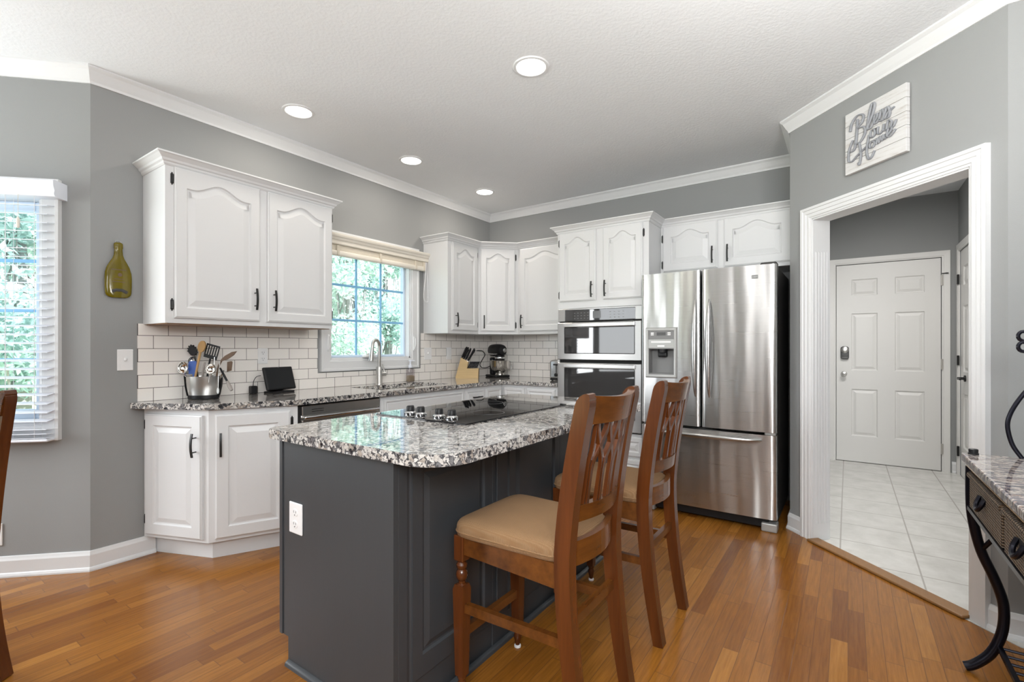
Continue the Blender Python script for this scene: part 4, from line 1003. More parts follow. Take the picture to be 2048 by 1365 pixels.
# ------------------------------------------------------------------ hall doors
def six_panel(m, a0, a1, b0, b1, c0, th=0.035):
    g = G(m); W_ = a1-a0; H_ = b1-b0
    # stiles / rails grid with recessed raised panels
    ca = [a0+W_*t for t in (0, 0.152, 0.417, 0.583, 0.858, 1.0)] if False else [a0, a0+0.155*W_, a0+0.418*W_, a0+0.583*W_, a0+0.858*W_, a1]
    cb = [b0, b0+0.130*H_, b0+0.368*H_, b0+0.463*H_, b0+0.752*H_, b0+0.842*H_, b0+0.925*H_, b1]
    vs = {}
    def V(i, j): 
        if (i, j) not in vs: vs[(i, j)] = g.v((ca[i], cb[j], c0+th))
        return vs[(i, j)]
    for i in range(5):
        for j in range(7):
            if i in (1, 3) and j in (1, 3, 5):
                x0, x1, y0, y1 = ca[i], ca[i+1], cb[j], cb[j+1]
                base = [V(i, j), V(i+1, j), V(i+1, j+1), V(i, j+1)]
                for d, c in ((0.009, -0.011), (0.016, -0.011), (0.040, -0.002)):
                    nw = [g.v((x, y, c0+th+c)) for x, y in ((x0+d, y0+d), (x1-d, y0+d), (x1-d, y1-d), (x0+d, y1-d))]
                    for k in range(4): g.face((base[k], base[(k+1) % 4], nw[(k+1) % 4], nw[k]))
                    base = nw
                g.face(base)
            else: g.face((V(i, j), V(i+1, j), V(i+1, j+1), V(i, j+1)))
    bk = [g.v((x, y, c0)) for x, y in ((a0, b0), (a1, b0), (a1, b1), (a0, b1))]
    g.face(bk[::-1])
    g.face([V(i, 0) for i in range(6)][::-1]+[bk[0], bk[1]]); g.face([V(i, 7) for i in range(6)]+[bk[2], bk[3]])
    g.face([V(0, j) for j in range(8)]+[bk[3], bk[0]]); g.face([V(5, j) for j in range(8)][::-1]+[bk[1], bk[2]])
    return g
d1 = thing('door_1', 'white six panel door at the back of the hall', 'door', (HX, HYL-0.52, 0)); d1['kind'] = 'structure'
dcas = [(0.002, 0), (0.002, 0.010), (0.012, 0.012), (0.016, 0.016), (0.050, 0.018), (0.060, 0.018), (0.062, 0)]
obj('frame', casing(FH, HD[0], HD[1], 0, HD[3], dcas), 'doorwhite', d1)
obj('light_stop', G(FH).box(HD[0], HD[1], 0, HD[3], -0.085, -0.046), 'doorwhite', d1)  # unseen panel added to keep daylight from leaking round the slab
slab = obj('slab', six_panel(FH, HD[0]+0.004, HD[1]-0.004, 0.006, HD[3]-0.004, -0.040), 'doorwhite', d1)
ka = 0.184
obj('knob', G(FH).lathe([(0.026, -0.005), (0.026, 0.002), (0.010, 0.006), (0.010, 0.028), (0.022, 0.034), (0.027, 0.048), (0.020, 0.060), (0.004, 0.063)], 20, 'z', (ka-0.008, 0.900, 0)), 'nickel', d1, True)
g = G(FH); g.box(0.147, 0.218, 1.045, 1.178, -0.005, 0.020, 0.022, 4); db_ = obj('deadbolt', g, 'grey_plastic', d1, True)
obj('keypad', G(FH).box(0.157, 0.208, 1.075, 1.155, 0.0195, 0.023, 0.003), 'display_dim', db_)
obj('deadbolt_rim', G(FH).lathe([(0.033, -0.004), (0.033, 0.022), (0.026, 0.026), (0.010, 0.027)], 20, 'z', (0.182, 1.142, 0)), 'nickel', db_, True)
for b in (1.800, 1.010, 0.215): obj('hinge', G(FH).box(HD[1]-0.006, HD[1]+0.012, b-0.048, b+0.048, 0.010, 0.018, 0.001).tube([(HD[1]+0.002, b-0.05, 0.018), (HD[1]+0.002, b+0.05, 0.018)], 0.006, 8), 'hinge', d1)
obj('hinge_stop', G(FH).tube([(HD[1], 1.862, 0.02), (HD[1]+0.045, 1.862, 0.035)], 0.004, 8).tube([(HD[1]+0.030, 1.862, 0.030), (HD[1]+0.032, 1.862, 0.030)], 0.008, 8), 'black', d1)
d2 = thing('door_2', 'white panelled door with black hinges on the right side of the hall', 'door', (1.3, HYR, 0)); d2['kind'] = 'structure'
obj('frame', casing(FHR, 0.078, 0.85, 0, 2.05, dcas), 'doorwhite', d2)
obj('light_stop', G(FHR).box(0.078, 0.85, 0, 2.05, -0.058, -0.046), 'doorwhite', d2)  # same added panel, blocks daylight behind the side door
obj('slab', six_panel(FHR, 0.082, 0.846, 0.006, 2.046, -0.040), 'doorwhite', d2)
for b in (1.79, 1.05, 0.22): obj('hinge', G(FHR).box(0.068, 0.090, b-0.045, b+0.045, 0.006, 0.022, 0.001), 'black', d2)
obj('lever', G(FHR).lathe([(0.028, -0.005), (0.028, 0.006), (0.012, 0.010), (0.012, 0.050)], 16, 'z', (0.30, 0.895, 0)).tube([(0.30, 0.895, 0.045), (0.42, 0.893, 0.048)], 0.009, 10), 'black', d2, True)

# ------------------------------------------------------------------ wall decor
# flattened bottle
BX, BZ = -3.306, 1.436
halfw = [(0.000, 0.030), (0.004, 0.044), (0.012, 0.053), (0.025, 0.058), (0.060, 0.060), (0.110, 0.060), (0.135, 0.058), (0.165, 0.050), (0.190, 0.038), (0.210, 0.027), (0.230, 0.020), (0.262, 0.0175), (0.268, 0.020), (0.290, 0.020), (0.294, 0.018), (0.298, 0.012)]
FBt = Face((BX, 0), (1, 0)); g = G(FBt); rings = []
for z, hw in halfw:
    ring = []
    for k in range(20):
        a = 2*PI*k/20; d = min(0.011, hw*0.5); ring.append(g.v((hw*math.cos(a), BZ+z, 0.014+d*math.copysign(abs(math.sin(a))**0.6, math.sin(a)))))
    rings.append(ring)
for q, r in zip(rings, rings[1:]):
    for k in range(20): g.face((q[k], q[(k+1) % 20], r[(k+1) % 20], r[k]))
g.face(rings[0][::-1]); g.face(rings[-1])
wb = thing('wall_bottle', 'flattened olive green glass bottle hung on the wall', 'decoration', (BX, 0, BZ))
obj('glass', g, 'bottle', wb, True, 60)
obj('hanger', G(FBt).tube([(-0.010, BZ+0.292, 0.012), (-0.012, BZ+0.305, 0.01), (0.0, BZ+0.308, 0.008), (0.012, BZ+0.303, 0.01), (0.012, BZ+0.290, 0.014)], 0.0014, 6), 'chrome', wb)
g = G(FBt); g.tube([(-0.030, BZ+0.032, 0.0255), (-0.012, BZ+0.040, 0.0262), (0.012, BZ+0.040, 0.0262), (0.036, BZ+0.028, 0.0255)], [(0.008, 0.001)]*4, 8, up=(0, 0, 1)); obj('fold', g, 'fridge_side', wb, True)
g = G(FBt)
for zz, hw in ((0.150, 0.034), (0.100, 0.022), (0.085, 0.03)): g.box(-hw, hw*0.9, BZ+zz-0.002, BZ+zz+0.002, 0.0245, 0.0256)
g.lathe([(0.010, 0.0245), (0.010, 0.0258)], 10, 'z', (0.004, BZ+0.123, 0)); obj('embossed_label', g, 'brownsil', wb)
# sign: Bless our Home
SA0, SA1, SB0, SB1 = 0.443, 0.786, 2.114, 2.447
sg = thing('wall_sign', 'whitewashed plank sign reading Bless our Home above the hall opening', 'sign', (FD @ Vector(((SA0+SA1)/2, SB0, 0)))[:])
cuts = [0.0, 0.20, 0.385, 0.585, 0.79, 1.0]
for i in range(5):
    b0 = SB0+(SB1-SB0)*cuts[i]; b1 = SB0+(SB1-SB0)*cuts[i+1]
    obj('plank', G(FD).box(SA0, SA1, b0+0.0008, b1-0.0008, 0.006, 0.028, 0.0012), 'signboard', sg)
# hand drawn script, in sign units (0..1 from bottom-left)
strokes_bless = [
    [(0.22, 0.80), (0.21, 0.62), (0.19, 0.44), (0.16, 0.34), (0.10, 0.32)],
    [(0.09, 0.66), (0.12, 0.78), (0.22, 0.86), (0.32, 0.82), (0.30, 0.72), (0.22, 0.66), (0.33, 0.63), (0.35, 0.52), (0.27, 0.42), (0.18, 0.42), (0.20, 0.46)],
    [(0.37, 0.56), (0.46, 0.72), (0.51, 0.88), (0.48, 0.93), (0.44, 0.85), (0.40, 0.66), (0.40, 0.57), (0.44, 0.56), (0.49, 0.62)],
    [(0.49, 0.62), (0.55, 0.68), (0.55, 0.73), (0.51, 0.71), (0.50, 0.63), (0.53, 0.59), (0.58, 0.63)],
    [(0.58, 0.63), (0.63, 0.75), (0.66, 0.67), (0.64, 0.59), (0.59, 0.60)],
    [(0.65, 0.62), (0.71, 0.75), (0.75, 0.67), (0.73, 0.59), (0.68, 0.60), (0.72, 0.66), (0.82, 0.70)]]
strokes_our = [
    [(0.50, 0.52), (0.45, 0.50), (0.44, 0.43), (0.48, 0.40), (0.52, 0.44), (0.51, 0.51), (0.56, 0.51)],
    [(0.57, 0.52), (0.56, 0.43), (0.60, 0.40), (0.65, 0.45), (0.66, 0.52), (0.65, 0.43), (0.69, 0.41)],
    [(0.70, 0.42), (0.73, 0.54), (0.78, 0.50), (0.77, 0.43), (0.81, 0.42), (0.85, 0.50)]]
strokes_home = [
    [(0.25, 0.40), (0.27, 0.30), (0.28, 0.18), (0.25, 0.06), (0.24, 0.10)],
    [(0.14, 0.50), (0.07, 0.36), (0.06, 0.20), (0.12, 0.16), (0.22, 0.22), (0.38, 0.30)],
    [(0.42, 0.46), (0.39, 0.32), (0.38, 0.20), (0.41, 0.09), (0.46, 0.10), (0.51, 0.18)],
    [(0.47, 0.34), (0.43, 0.31), (0.44, 0.25), (0.49, 0.25), (0.51, 0.31), (0.47, 0.34), (0.54, 0.33)],
    [(0.54, 0.26), (0.56, 0.35), (0.58, 0.27), (0.60, 0.36), (0.63, 0.28), (0.65, 0.36), (0.67, 0.29), (0.70, 0.30)],
    [(0.70, 0.31), (0.76, 0.36), (0.78, 0.41), (0.73, 0.41), (0.71, 0.33), (0.75, 0.29), (0.84, 0.36)]]
for nm, sts, wd in (('lettering_bless', strokes_bless, 0.0072), ('lettering_our', strokes_our, 0.0050), ('lettering_home', strokes_home, 0.0058)):
    g = G(FD)
    for st in sts:
        p = spline([(SA0+(SA1-SA0)*(x+0.02), SB0+(SB1-SB0)*(y+0.02), 0.034) for x, y in st], 7)
        rad = []
        for i, q in enumerate(p):
            tgt = p[min(i+1, len(p)-1)]-p[max(i-1, 0)]; dn_ = abs(tgt.y)/(tgt.length+1e-9); rad.append((wd*(0.42+0.62*dn_), 0.006))
        g.tube(p, rad, 8, up=(0, 0, 1))
    obj(nm, g, 'signgrey', sg, True, 60)

# ------------------------------------------------------------------ counter top objects
# utensil caddy
HXc, HYc = -2.930, -0.122
cdy = thing('utensil_holder', 'oval stainless utensil caddy with black base on the worktop', 'utensil holder', (HXc, HYc, CT))
ang = math.radians(-8)
Mh = Matrix.Translation((HXc, HYc, 0)) @ Matrix.Rotation(math.radians(-40), 4, 'Z')
obj('shell', G(Mh).lathe([(0.080, CT+0.022), (0.090, CT+0.075), (0.094, CT+0.134), (0.090, CT+0.134), (0.086, CT+0.075), (0.076, CT+0.024)], 40, sx=1.0, sy=0.66), 'nickel', cdy, True)
obj('base', G(Mh).lathe([(0.076, CT), (0.082, CT+0.004), (0.082, CT+0.024), (0.060, CT+0.026)], 40, sx=1.0, sy=0.66), 'dark_plastic', cdy, True)
for s in (-1, 1): obj('side_strip', G(Mh).tube([(s*0.081, 0, CT+0.02), (s*0.0915, 0, CT+0.075), (s*0.0965, 0, CT+0.137)], [(0.020, 0.004)]*3, 10, up=(1, 0, 0)), 'dark_plastic', cdy, True)

R_ = Vector((math.sin(YAW), -math.cos(YAW), 0)); Fw = Vector((math.cos(YAW), math.sin(YAW), 0))
Hc = Vector((HXc, HYc, 0))
def ut(name, label, pts, rad, mat, head=None, head_mat=None, head_name='head', group='utensils in the caddy', seg=8):
    """pts: (lateral, depth, z) relative to the caddy"""
    P = [Hc+R_*a+Fw*d+Z3*z for a, d, z in pts]
    r = thing(name, label, 'utensil', tuple(P[0]), 0, group)
    obj('handle', G().tube(P, rad, seg), mat, r, True)
    if head: obj(head_name, head, head_mat or mat, r, True)
    return r
def disc_head(c, u, v, ru, rv, th, n=18, outline_=None):
    """flat rounded head in the plane of u, v centred at c"""
    g = G(); nrm = Vector(u).cross(Vector(v)).normalized(); c = Vector(c); u = Vector(u).normalized(); v = Vector(v).normalized()
    pts = outline_ or [(ru*math.cos(2*PI*k/n), rv*math.sin(2*PI*k/n)) for k in range(n)]
    a = [g.v(c+u*x+v*y+nrm*th/2) for x, y in pts]; b = [g.v(c+u*x+v*y-nrm*th/2) for x, y in pts]
    g.face(a); g.face(b[::-1]); n = len(pts)
    for k in range(n): g.face((a[k], a[(k+1) % n], b[(k+1) % n], b[k]))
    return g
def loc(a, d, z): return Hc+R_*a+Fw*d+Z3*z
def spoonbowl(c, r, sx, axis, depth=0.5):
    g = G(); prof = [(max(1e-4, r*math.sin(PI/2*k/7)), -r*depth*math.cos(PI/2*k/7)) for k in range(8)]+[(r*0.95, 0.0)]+[(max(1e-4, 0.93*r*math.sin(PI/2*k/7)), -0.93*r*depth*math.cos(PI/2*k/7)) for k in range(7, -1, -1)]
    q = Vector(axis).to_track_quat('Z', 'Y').to_matrix().to_4x4(); g.m = Matrix.Translation(c) @ q; g.lathe(prof, 20, sx=sx, cap=False); return g
# black pasta server
g = G(); c = loc(-0.072, 0.01, 1.145); up = (Z3+R_*-0.18).normalized(); sd = R_
pts = []
for k in range(26):
    a = 2*PI*k/26; rr = 0.036 if k % 2 else 0.027
    if 15 <= k <= 24: rr = 0.026
    pts.append((rr*math.cos(a)*0.85, rr*math.sin(a)*1.1))
ut('pasta_server', 'black toothed pasta server in the caddy', [(-0.03, 0.01, CT+0.03), (-0.060, 0.01, 1.115)], 0.006, 'dark_plastic', disc_head(c, sd, up, 0, 0, 0.012, outline_=pts), 'dark_plastic')
ut('wooden_spoon', 'pale wooden spoon in the caddy', [(-0.045, -0.03, CT+0.06), (-0.028, -0.02, 1.04), (-0.014, -0.01, 1.14)], [0.006, 0.0065, 0.0075], 'woodspoon', disc_head(loc(-0.006, -0.008, 1.172), R_, (Z3+R_*0.15).normalized(), 0.022, 0.035, 0.010), 'woodspoon', 'bowl')
# slotted turner
g = G(); c = loc(0.048, 0.0, 1.142); u = (R_+Z3*-0.28).normalized(); v = (Z3+R_*0.28).normalized(); n3 = u.cross(v).normalized()
m4 = Matrix.Identity(4)
for i in range(3): m4[i][0] = u[i]; m4[i][1] = v[i]; m4[i][2] = n3[i]; m4[i][3] = c[i]
g.m = m4; g.box(-0.040, 0.040, -0.042, -0.022, -0.002, 0.002); g.box(-0.040, 0.040, 0.032, 0.042, -0.002, 0.002)
for k in range(6): xx = -0.040+k*0.0148; g.box(xx, xx+0.006, -0.022, 0.032, -0.002, 0.002)
ut('slotted_turner', 'black slotted turner in the caddy', [(0.01, 0.0, CT+0.05), (0.030, 0.0, 1.06), (0.038, 0.0, 1.10)], 0.0055, 'dark_plastic', g, 'dark_plastic', 'blade')
ut('ladle', 'steel ladle at the left side of the caddy', [(-0.07, -0.02, CT+0.05), (-0.092, -0.03, 1.005), (-0.098, -0.04, 1.03)], 0.005, 'chrome', spoonbowl(loc(-0.100, -0.035, 1.050), 0.036, 0.85, -Fw+Z3*0.15, 0.8), 'steel_bowl', 'bowl')
ut('serving_spoon', 'steel serving spoon behind the left ladle', [(-0.055, 0.02, CT+0.05), (-0.076, 0.02, 1.07)], 0.005, 'chrome', spoonbowl(loc(-0.079, 0.015, 1.088), 0.028, 0.9, -Fw+Z3*0.35, 0.7), 'steel_bowl', 'bowl')
ut('spatula', 'blue silicone spatula in the caddy', [(-0.04, -0.01, CT+0.05), (-0.052, -0.015, 1.02)], 0.006, 'bluesil', disc_head(loc(-0.054, -0.015, 1.050), R_, Z3, 0, 0, 0.012, outline_=[(-0.022, -0.04), (0.022, -0.04), (0.024, 0.032), (0.015, 0.038), (-0.017, 0.036), (-0.022, 0.028)]), 'bluesil', 'blade')
ut('serving_fork', 'pale handled utensil in the middle of the caddy', [(0.0, -0.02, CT+0.05), (0.014, -0.03, 1.02), (0.024, -0.03, 1.08)], [0.0055, 0.0075, 0.0065], 'greygrip')
ut('tongs', 'steel tongs standing behind the right ladle', [(0.035, 0.005, CT+0.05), (0.058, 0.0, 1.06), (0.062, 0.0, 1.11)], [(0.007, 0.002)]*3, 'chrome')
ut('ladle', 'round steel ladle at the right side of the caddy', [(0.04, -0.03, CT+0.05), (0.062, -0.045, 1.005)], 0.005, 'chrome', spoonbowl(loc(0.068, -0.045, 1.042), 0.031, 1.0, -Fw+Z3*0.3, 0.85), 'steel_bowl', 'bowl')
ut('peeler', 'dark pointed spreader leaning out right of the caddy', [(0.06, 0.0, CT+0.06), (0.095, -0.01, 1.06), (0.115, -0.01, 1.095)], 0.0055, 'brownsil', disc_head(loc(0.158, -0.012, 1.118), (R_+Z3*0.60).normalized(), (Z3-R_*0.60).normalized(), 0, 0, 0.006, outline_=[(-0.052, -0.006), (-0.02, -0.014), (0.025, -0.011), (0.052, 0.0), (0.025, 0.011), (-0.02, 0.012), (-0.052, 0.006)]), 'brownsil', 'blade')
ut('turner', 'brown nylon turner leaning right in the caddy', [(0.055, 0.02, CT+0.05), (0.115, 0.01, 1.03)], 0.005, 'chrome', disc_head(loc(0.146, 0.01, 1.058), (R_+Z3*0.1).normalized(), Z3, 0, 0, 0.005, outline_=[(-0.014, -0.034), (0.012, -0.03), (0.018, 0.02), (0.012, 0.026), (-0.012, 0.024)]), 'brownsil', 'blade')
ut('measuring_spoon', 'thin steel measuring spoon hanging outside the caddy', [(0.104, -0.012, 1.085), (0.104, -0.030, 1.03), (0.104, -0.030, 0.93)], [(0.004, 0.0015)]*3, 'nickel', disc_head(loc(0.103, -0.030, 0.913), R_, Z3, 0.007, 0.018, 0.005), 'nickel', 'bowl')
ut('kitchen_tool', 'grey gripped tool hooked over the right rim of the caddy', [(0.100, -0.005, 1.045), (0.130, -0.015, 1.00), (0.152, -0.02, 0.965)], [0.005, 0.0065, 0.006], 'dark_plastic', G().tube([loc(0.150, -0.02, 0.968), loc(0.168, -0.024, 0.935), loc(0.182, -0.028, 0.915)], [0.008, 0.0115, 0.008], 10), 'greygrip', 'grip')

# smart display + power plug
DX, DY = -2.455, -0.105
sd_ = thing('smart_display', 'black tablet style smart display leaning on its stand', 'display', (DX, DY, CT))
ud = Vector((0.985, 0.17, 0)).normalized(); Fdisp = Face((DX, DY, CT), ud)
mt = Fdisp @ Matrix.Translation((0, 0.020, 0.018)) @ Matrix.Rotation(math.radians(-17), 4, 'X')
bz = obj('body', G(mt).box(-0.113, 0.113, 0, 0.158, -0.010, 0.010, 0.008, 3), 'dark_plastic', sd_, True)
obj('screen', G(mt).box(-0.103, 0.103, 0.010, 0.150, 0.0095, 0.0112, 0.001), 'screen', sd_)
obj('stand', G(Fdisp).box(-0.085, 0.085, 0.0, 0.012, -0.050, 0.042, 0.004, 2).box(-0.06, 0.06, 0.010, 0.085, -0.060, -0.030, 0.01, 2), 'dark_plastic', sd_)
obj('camera_dot', G(mt).lathe([(0.003, 0.0100), (0.003, 0.0116)], 10, 'z', (0, 0.154, 0)), 'grey_plastic', sd_)
pg = thing('power_adapter', 'small black power adapter with cord beside the display', 'charger', (-2.605, -0.055, CT))
obj('block', G().box(-2.628, -2.588, -0.075, -0.035, CT, CT+0.052, 0.004), 'dark_plastic', pg)
obj('cord', G().tube(spline([(-2.608, -0.055, CT+0.05), (-2.606, -0.06, CT+0.085), (-2.590, -0.065, CT+0.112), (-2.565, -0.07, CT+0.118)]), 0.0022, 6), 'dark_plastic', pg, True)

# knife block with its knives
KX, KY = -0.56, -0.155
kb = thing('knife_block', 'slanted pale wood knife block in front of the corner', 'knife block', (KX, KY, CT))
FK = Face((KX, KY), R_.xy)      # profile seen from the camera: a = right, c = toward the camera
def kslab(poly, c0, c1):
    g = G(FK); lo = [g.v((a, b+CT, c0)) for a, b in poly]; hi = [g.v((a, b+CT, c1)) for a, b in poly]; n = len(poly)
    g.face(lo[::-1]); g.face(hi)
    for i in range(n): g.face((lo[i], lo[(i+1) % n], hi[(i+1) % n], hi[i]))
    return g
obj('main_block', kslab([(-0.115, 0.008), (-0.105, 0.0), (-0.02, 0.0), (0.012, 0.165), (-0.060, 0.205)], -0.055, 0.055), 'beech', kb)
obj('front_block', kslab([(-0.020, 0.0), (0.108, 0.0), (0.112, 0.098), (-0.002, 0.098)], -0.055, 0.055), 'beech', kb)
kdir = Vector((0.40, 0.916, 0)).normalized()
kn = 0
def knife(a, b, c, L, label, group, r=0.0085, name='chef_knife', kdir=kdir):
    p0 = FK @ Vector((a, b+CT, c)); d = (FK.to_3x3() @ kdir)
    k = thing(name, label, 'knife', tuple(p0), 0, group)
    obj('handle', G().tube([p0+d*t*L for t in (0.04, 0.15, 0.5, 0.9, 1.0)], [r*0.8, r, r*0.92, r*1.1, r*0.7], 8), 'dark_plastic', k, True)
    obj('blade', G().tube([p0-d*0.055, p0+d*0.05*L], [(0.001, 0.008)]*2, square=True), 'chrome', k)
    return k
for i, (a, b, c, L) in enumerate(((-0.052, 0.206, 0.035, 0.105), (-0.052, 0.206, 0.0, 0.115), (-0.036, 0.197, 0.030, 0.120), (-0.036, 0.197, -0.020, 0.105), (-0.016, 0.186, 0.035, 0.110), (-0.016, 0.186, 0.0, 0.120), (-0.016, 0.186, -0.035, 0.115))):
    knife(a, b, c, L, 'large black handled knife in the tall slots of the knife block', 'large knives in the block')
knife(0.003, 0.170, 0.015, 0.135, 'thick black handled knife leaning rightmost in the tall block', None, 0.011, 'chef_knife', Vector((0.52, 0.85, 0)).normalized())
knife(0.001, 0.171, -0.025, 0.140, 'large black handled knife in the tall slots of the knife block', 'large knives in the block', kdir=Vector((0.47, 0.88, 0)).normalized())
for i in range(8):
    knife(0.008+0.012*i, 0.100, 0.035-0.0*i, 0.072, 'small black steak knife in the low front row of the block', 'steak knives in the block', 0.0052, 'steak_knife')

# stand mixer
MX, MY = -0.225, -0.285
mx_ = thing('stand_mixer', 'black stand mixer with polished steel bowl in the corner', 'mixer', (MX, MY, CT))
FM = Face((MX, MY), (0.93, -0.41))    # a = right as seen, c = toward the viewer; head points to the viewer
obj('base', G(FM).box(-0.085, 0.085, CT, CT+0.024, -0.13, 0.10, 0.012, 3).box(-0.035, 0.035, CT+0.02, CT+0.20, -0.13, -0.075, 0.015, 3), 'dark_plastic', mx_, True)
g = G(FM @ Matrix.Translation((0, CT+0.275, -0.02)) @ Matrix.Rotation(0, 4, 'X'))
g.lathe([(0.002, -0.135), (0.045, -0.130), (0.062, -0.100), (0.066, -0.02), (0.064, 0.06), (0.058, 0.10), (0.046, 0.122), (0.002, 0.128)], 24, 'z', sx=0.95, sy=1.0)
hd = obj('head', g, 'dark_plastic', mx_, True)
g = G(FM); g.lathe([(0.021, 0.105), (0.021, 0.116), (0.016, 0.118)], 20, 'z', (0.012, CT+0.275, 0)); obj('hub_cap', g, 'chrome', hd, True)
g = G(FM); g.box(-0.062, 0.062, CT+0.232, CT+0.246, -0.12, 0.070, 0.006); obj('trim_band', g, 'chrome', hd)
obj('beater_socket', G(FM).lathe([(0.048, CT+0.170), (0.050, CT+0.185), (0.050, CT+0.225)], 20, 'y', (0, 0, 0.035)), 'dark_plastic', mx_, True)
obj('socket_ring', G(FM).lathe([(0.052, CT+0.190), (0.053, CT+0.203), (0.052, CT+0.206)], 20, 'y', (0, 0, 0.035)), 'chrome', mx_, True)
bo = obj('bowl', G(FM).lathe([(0.055, CT+0.025), (0.050, CT+0.030), (0.042, CT+0.045), (0.050, CT+0.056), (0.080, CT+0.075), (0.096, CT+0.115), (0.099, CT+0.168), (0.102, CT+0.172), (0.096, CT+0.170), (0.092, CT+0.115), (0.060, CT+0.070)], 32, 'y', (0, 0, 0.035)), 'steel_bowl', mx_, True)
obj('bowl_handle', G(FM).tube(spline([(0.096, CT+0.155, 0.035), (0.128, CT+0.156, 0.035), (0.138, CT+0.120, 0.035), (0.128, CT+0.080, 0.035), (0.090, CT+0.085, 0.035)]), 0.006, 8), 'chrome', bo, True)
cr = tag(obj('appliance_cord', G().tube(spline([(-0.246, -0.012, 1.133), (-0.235, -0.040, 1.136), (-0.182, -0.045, 1.129), (-0.143, -0.045, 1.090), (-0.182, -0.045, 1.042), (-0.227, -0.045, 0.990), (-0.205, -0.050, 0.956), (-0.150, -0.065, 0.950), (-0.115, -0.10, 0.970), (-0.112, -0.150, 0.985)], 8), 0.0042, 8), 'dark_plastic', None, True), 'black mixer cord curling up the corner tiles between knife block and mixer', 'cord')
# toaster
TX, TY = -0.28, -1.075
tt = thing('toaster', 'brushed steel toaster half hidden by the oven tower', 'toaster', (TX, TY, CT))
obj('body', G().box(TX-0.125, TX+0.125, TY-0.075, TY+0.075, CT+0.018, CT+0.188, 0.022, 4), 'steel', tt, True)
obj('base', G().box(TX-0.120, TX+0.120, TY-0.070, TY+0.070, CT+0.006, CT+0.024, 0.004), 'dark_plastic', tt)
g = G(); g.box(TX-0.09, TX+0.10, TY-0.045, TY-0.015, CT+0.184, CT+0.1895); g.box(TX-0.09, TX+0.10, TY+0.015, TY+0.045, CT+0.184, CT+0.1895); obj('slots', g, 'dark_plastic', tt)
FT = Face((TX-0.125, TY), (0, -1)); g = G(FT); g.box(-0.004, 0.004, CT+0.06, CT+0.15, -0.002, 0.001); obj('lever_slot', g, 'dark_plastic', tt)
obj('lever', G(FT).box(-0.024, 0.024, CT+0.142, CT+0.156, 0.0, 0.024, 0.005), 'dark_plastic', tt)
obj('dial', G(FT).lathe([(0.016, -0.001), (0.016, 0.012), (0.012, 0.014)], 16, 'z', (0, CT+0.055, 0)), 'dark_plastic', tt, True)
g = G()
for sx_ in (-0.1, 0.1):
    for sy_ in (-0.055, 0.055): g.lathe([(0.010, CT), (0.010, CT+0.008)], 10, c=(TX+sx_, TY+sy_, 0))
obj('feet', g, 'dark_plastic', tt)

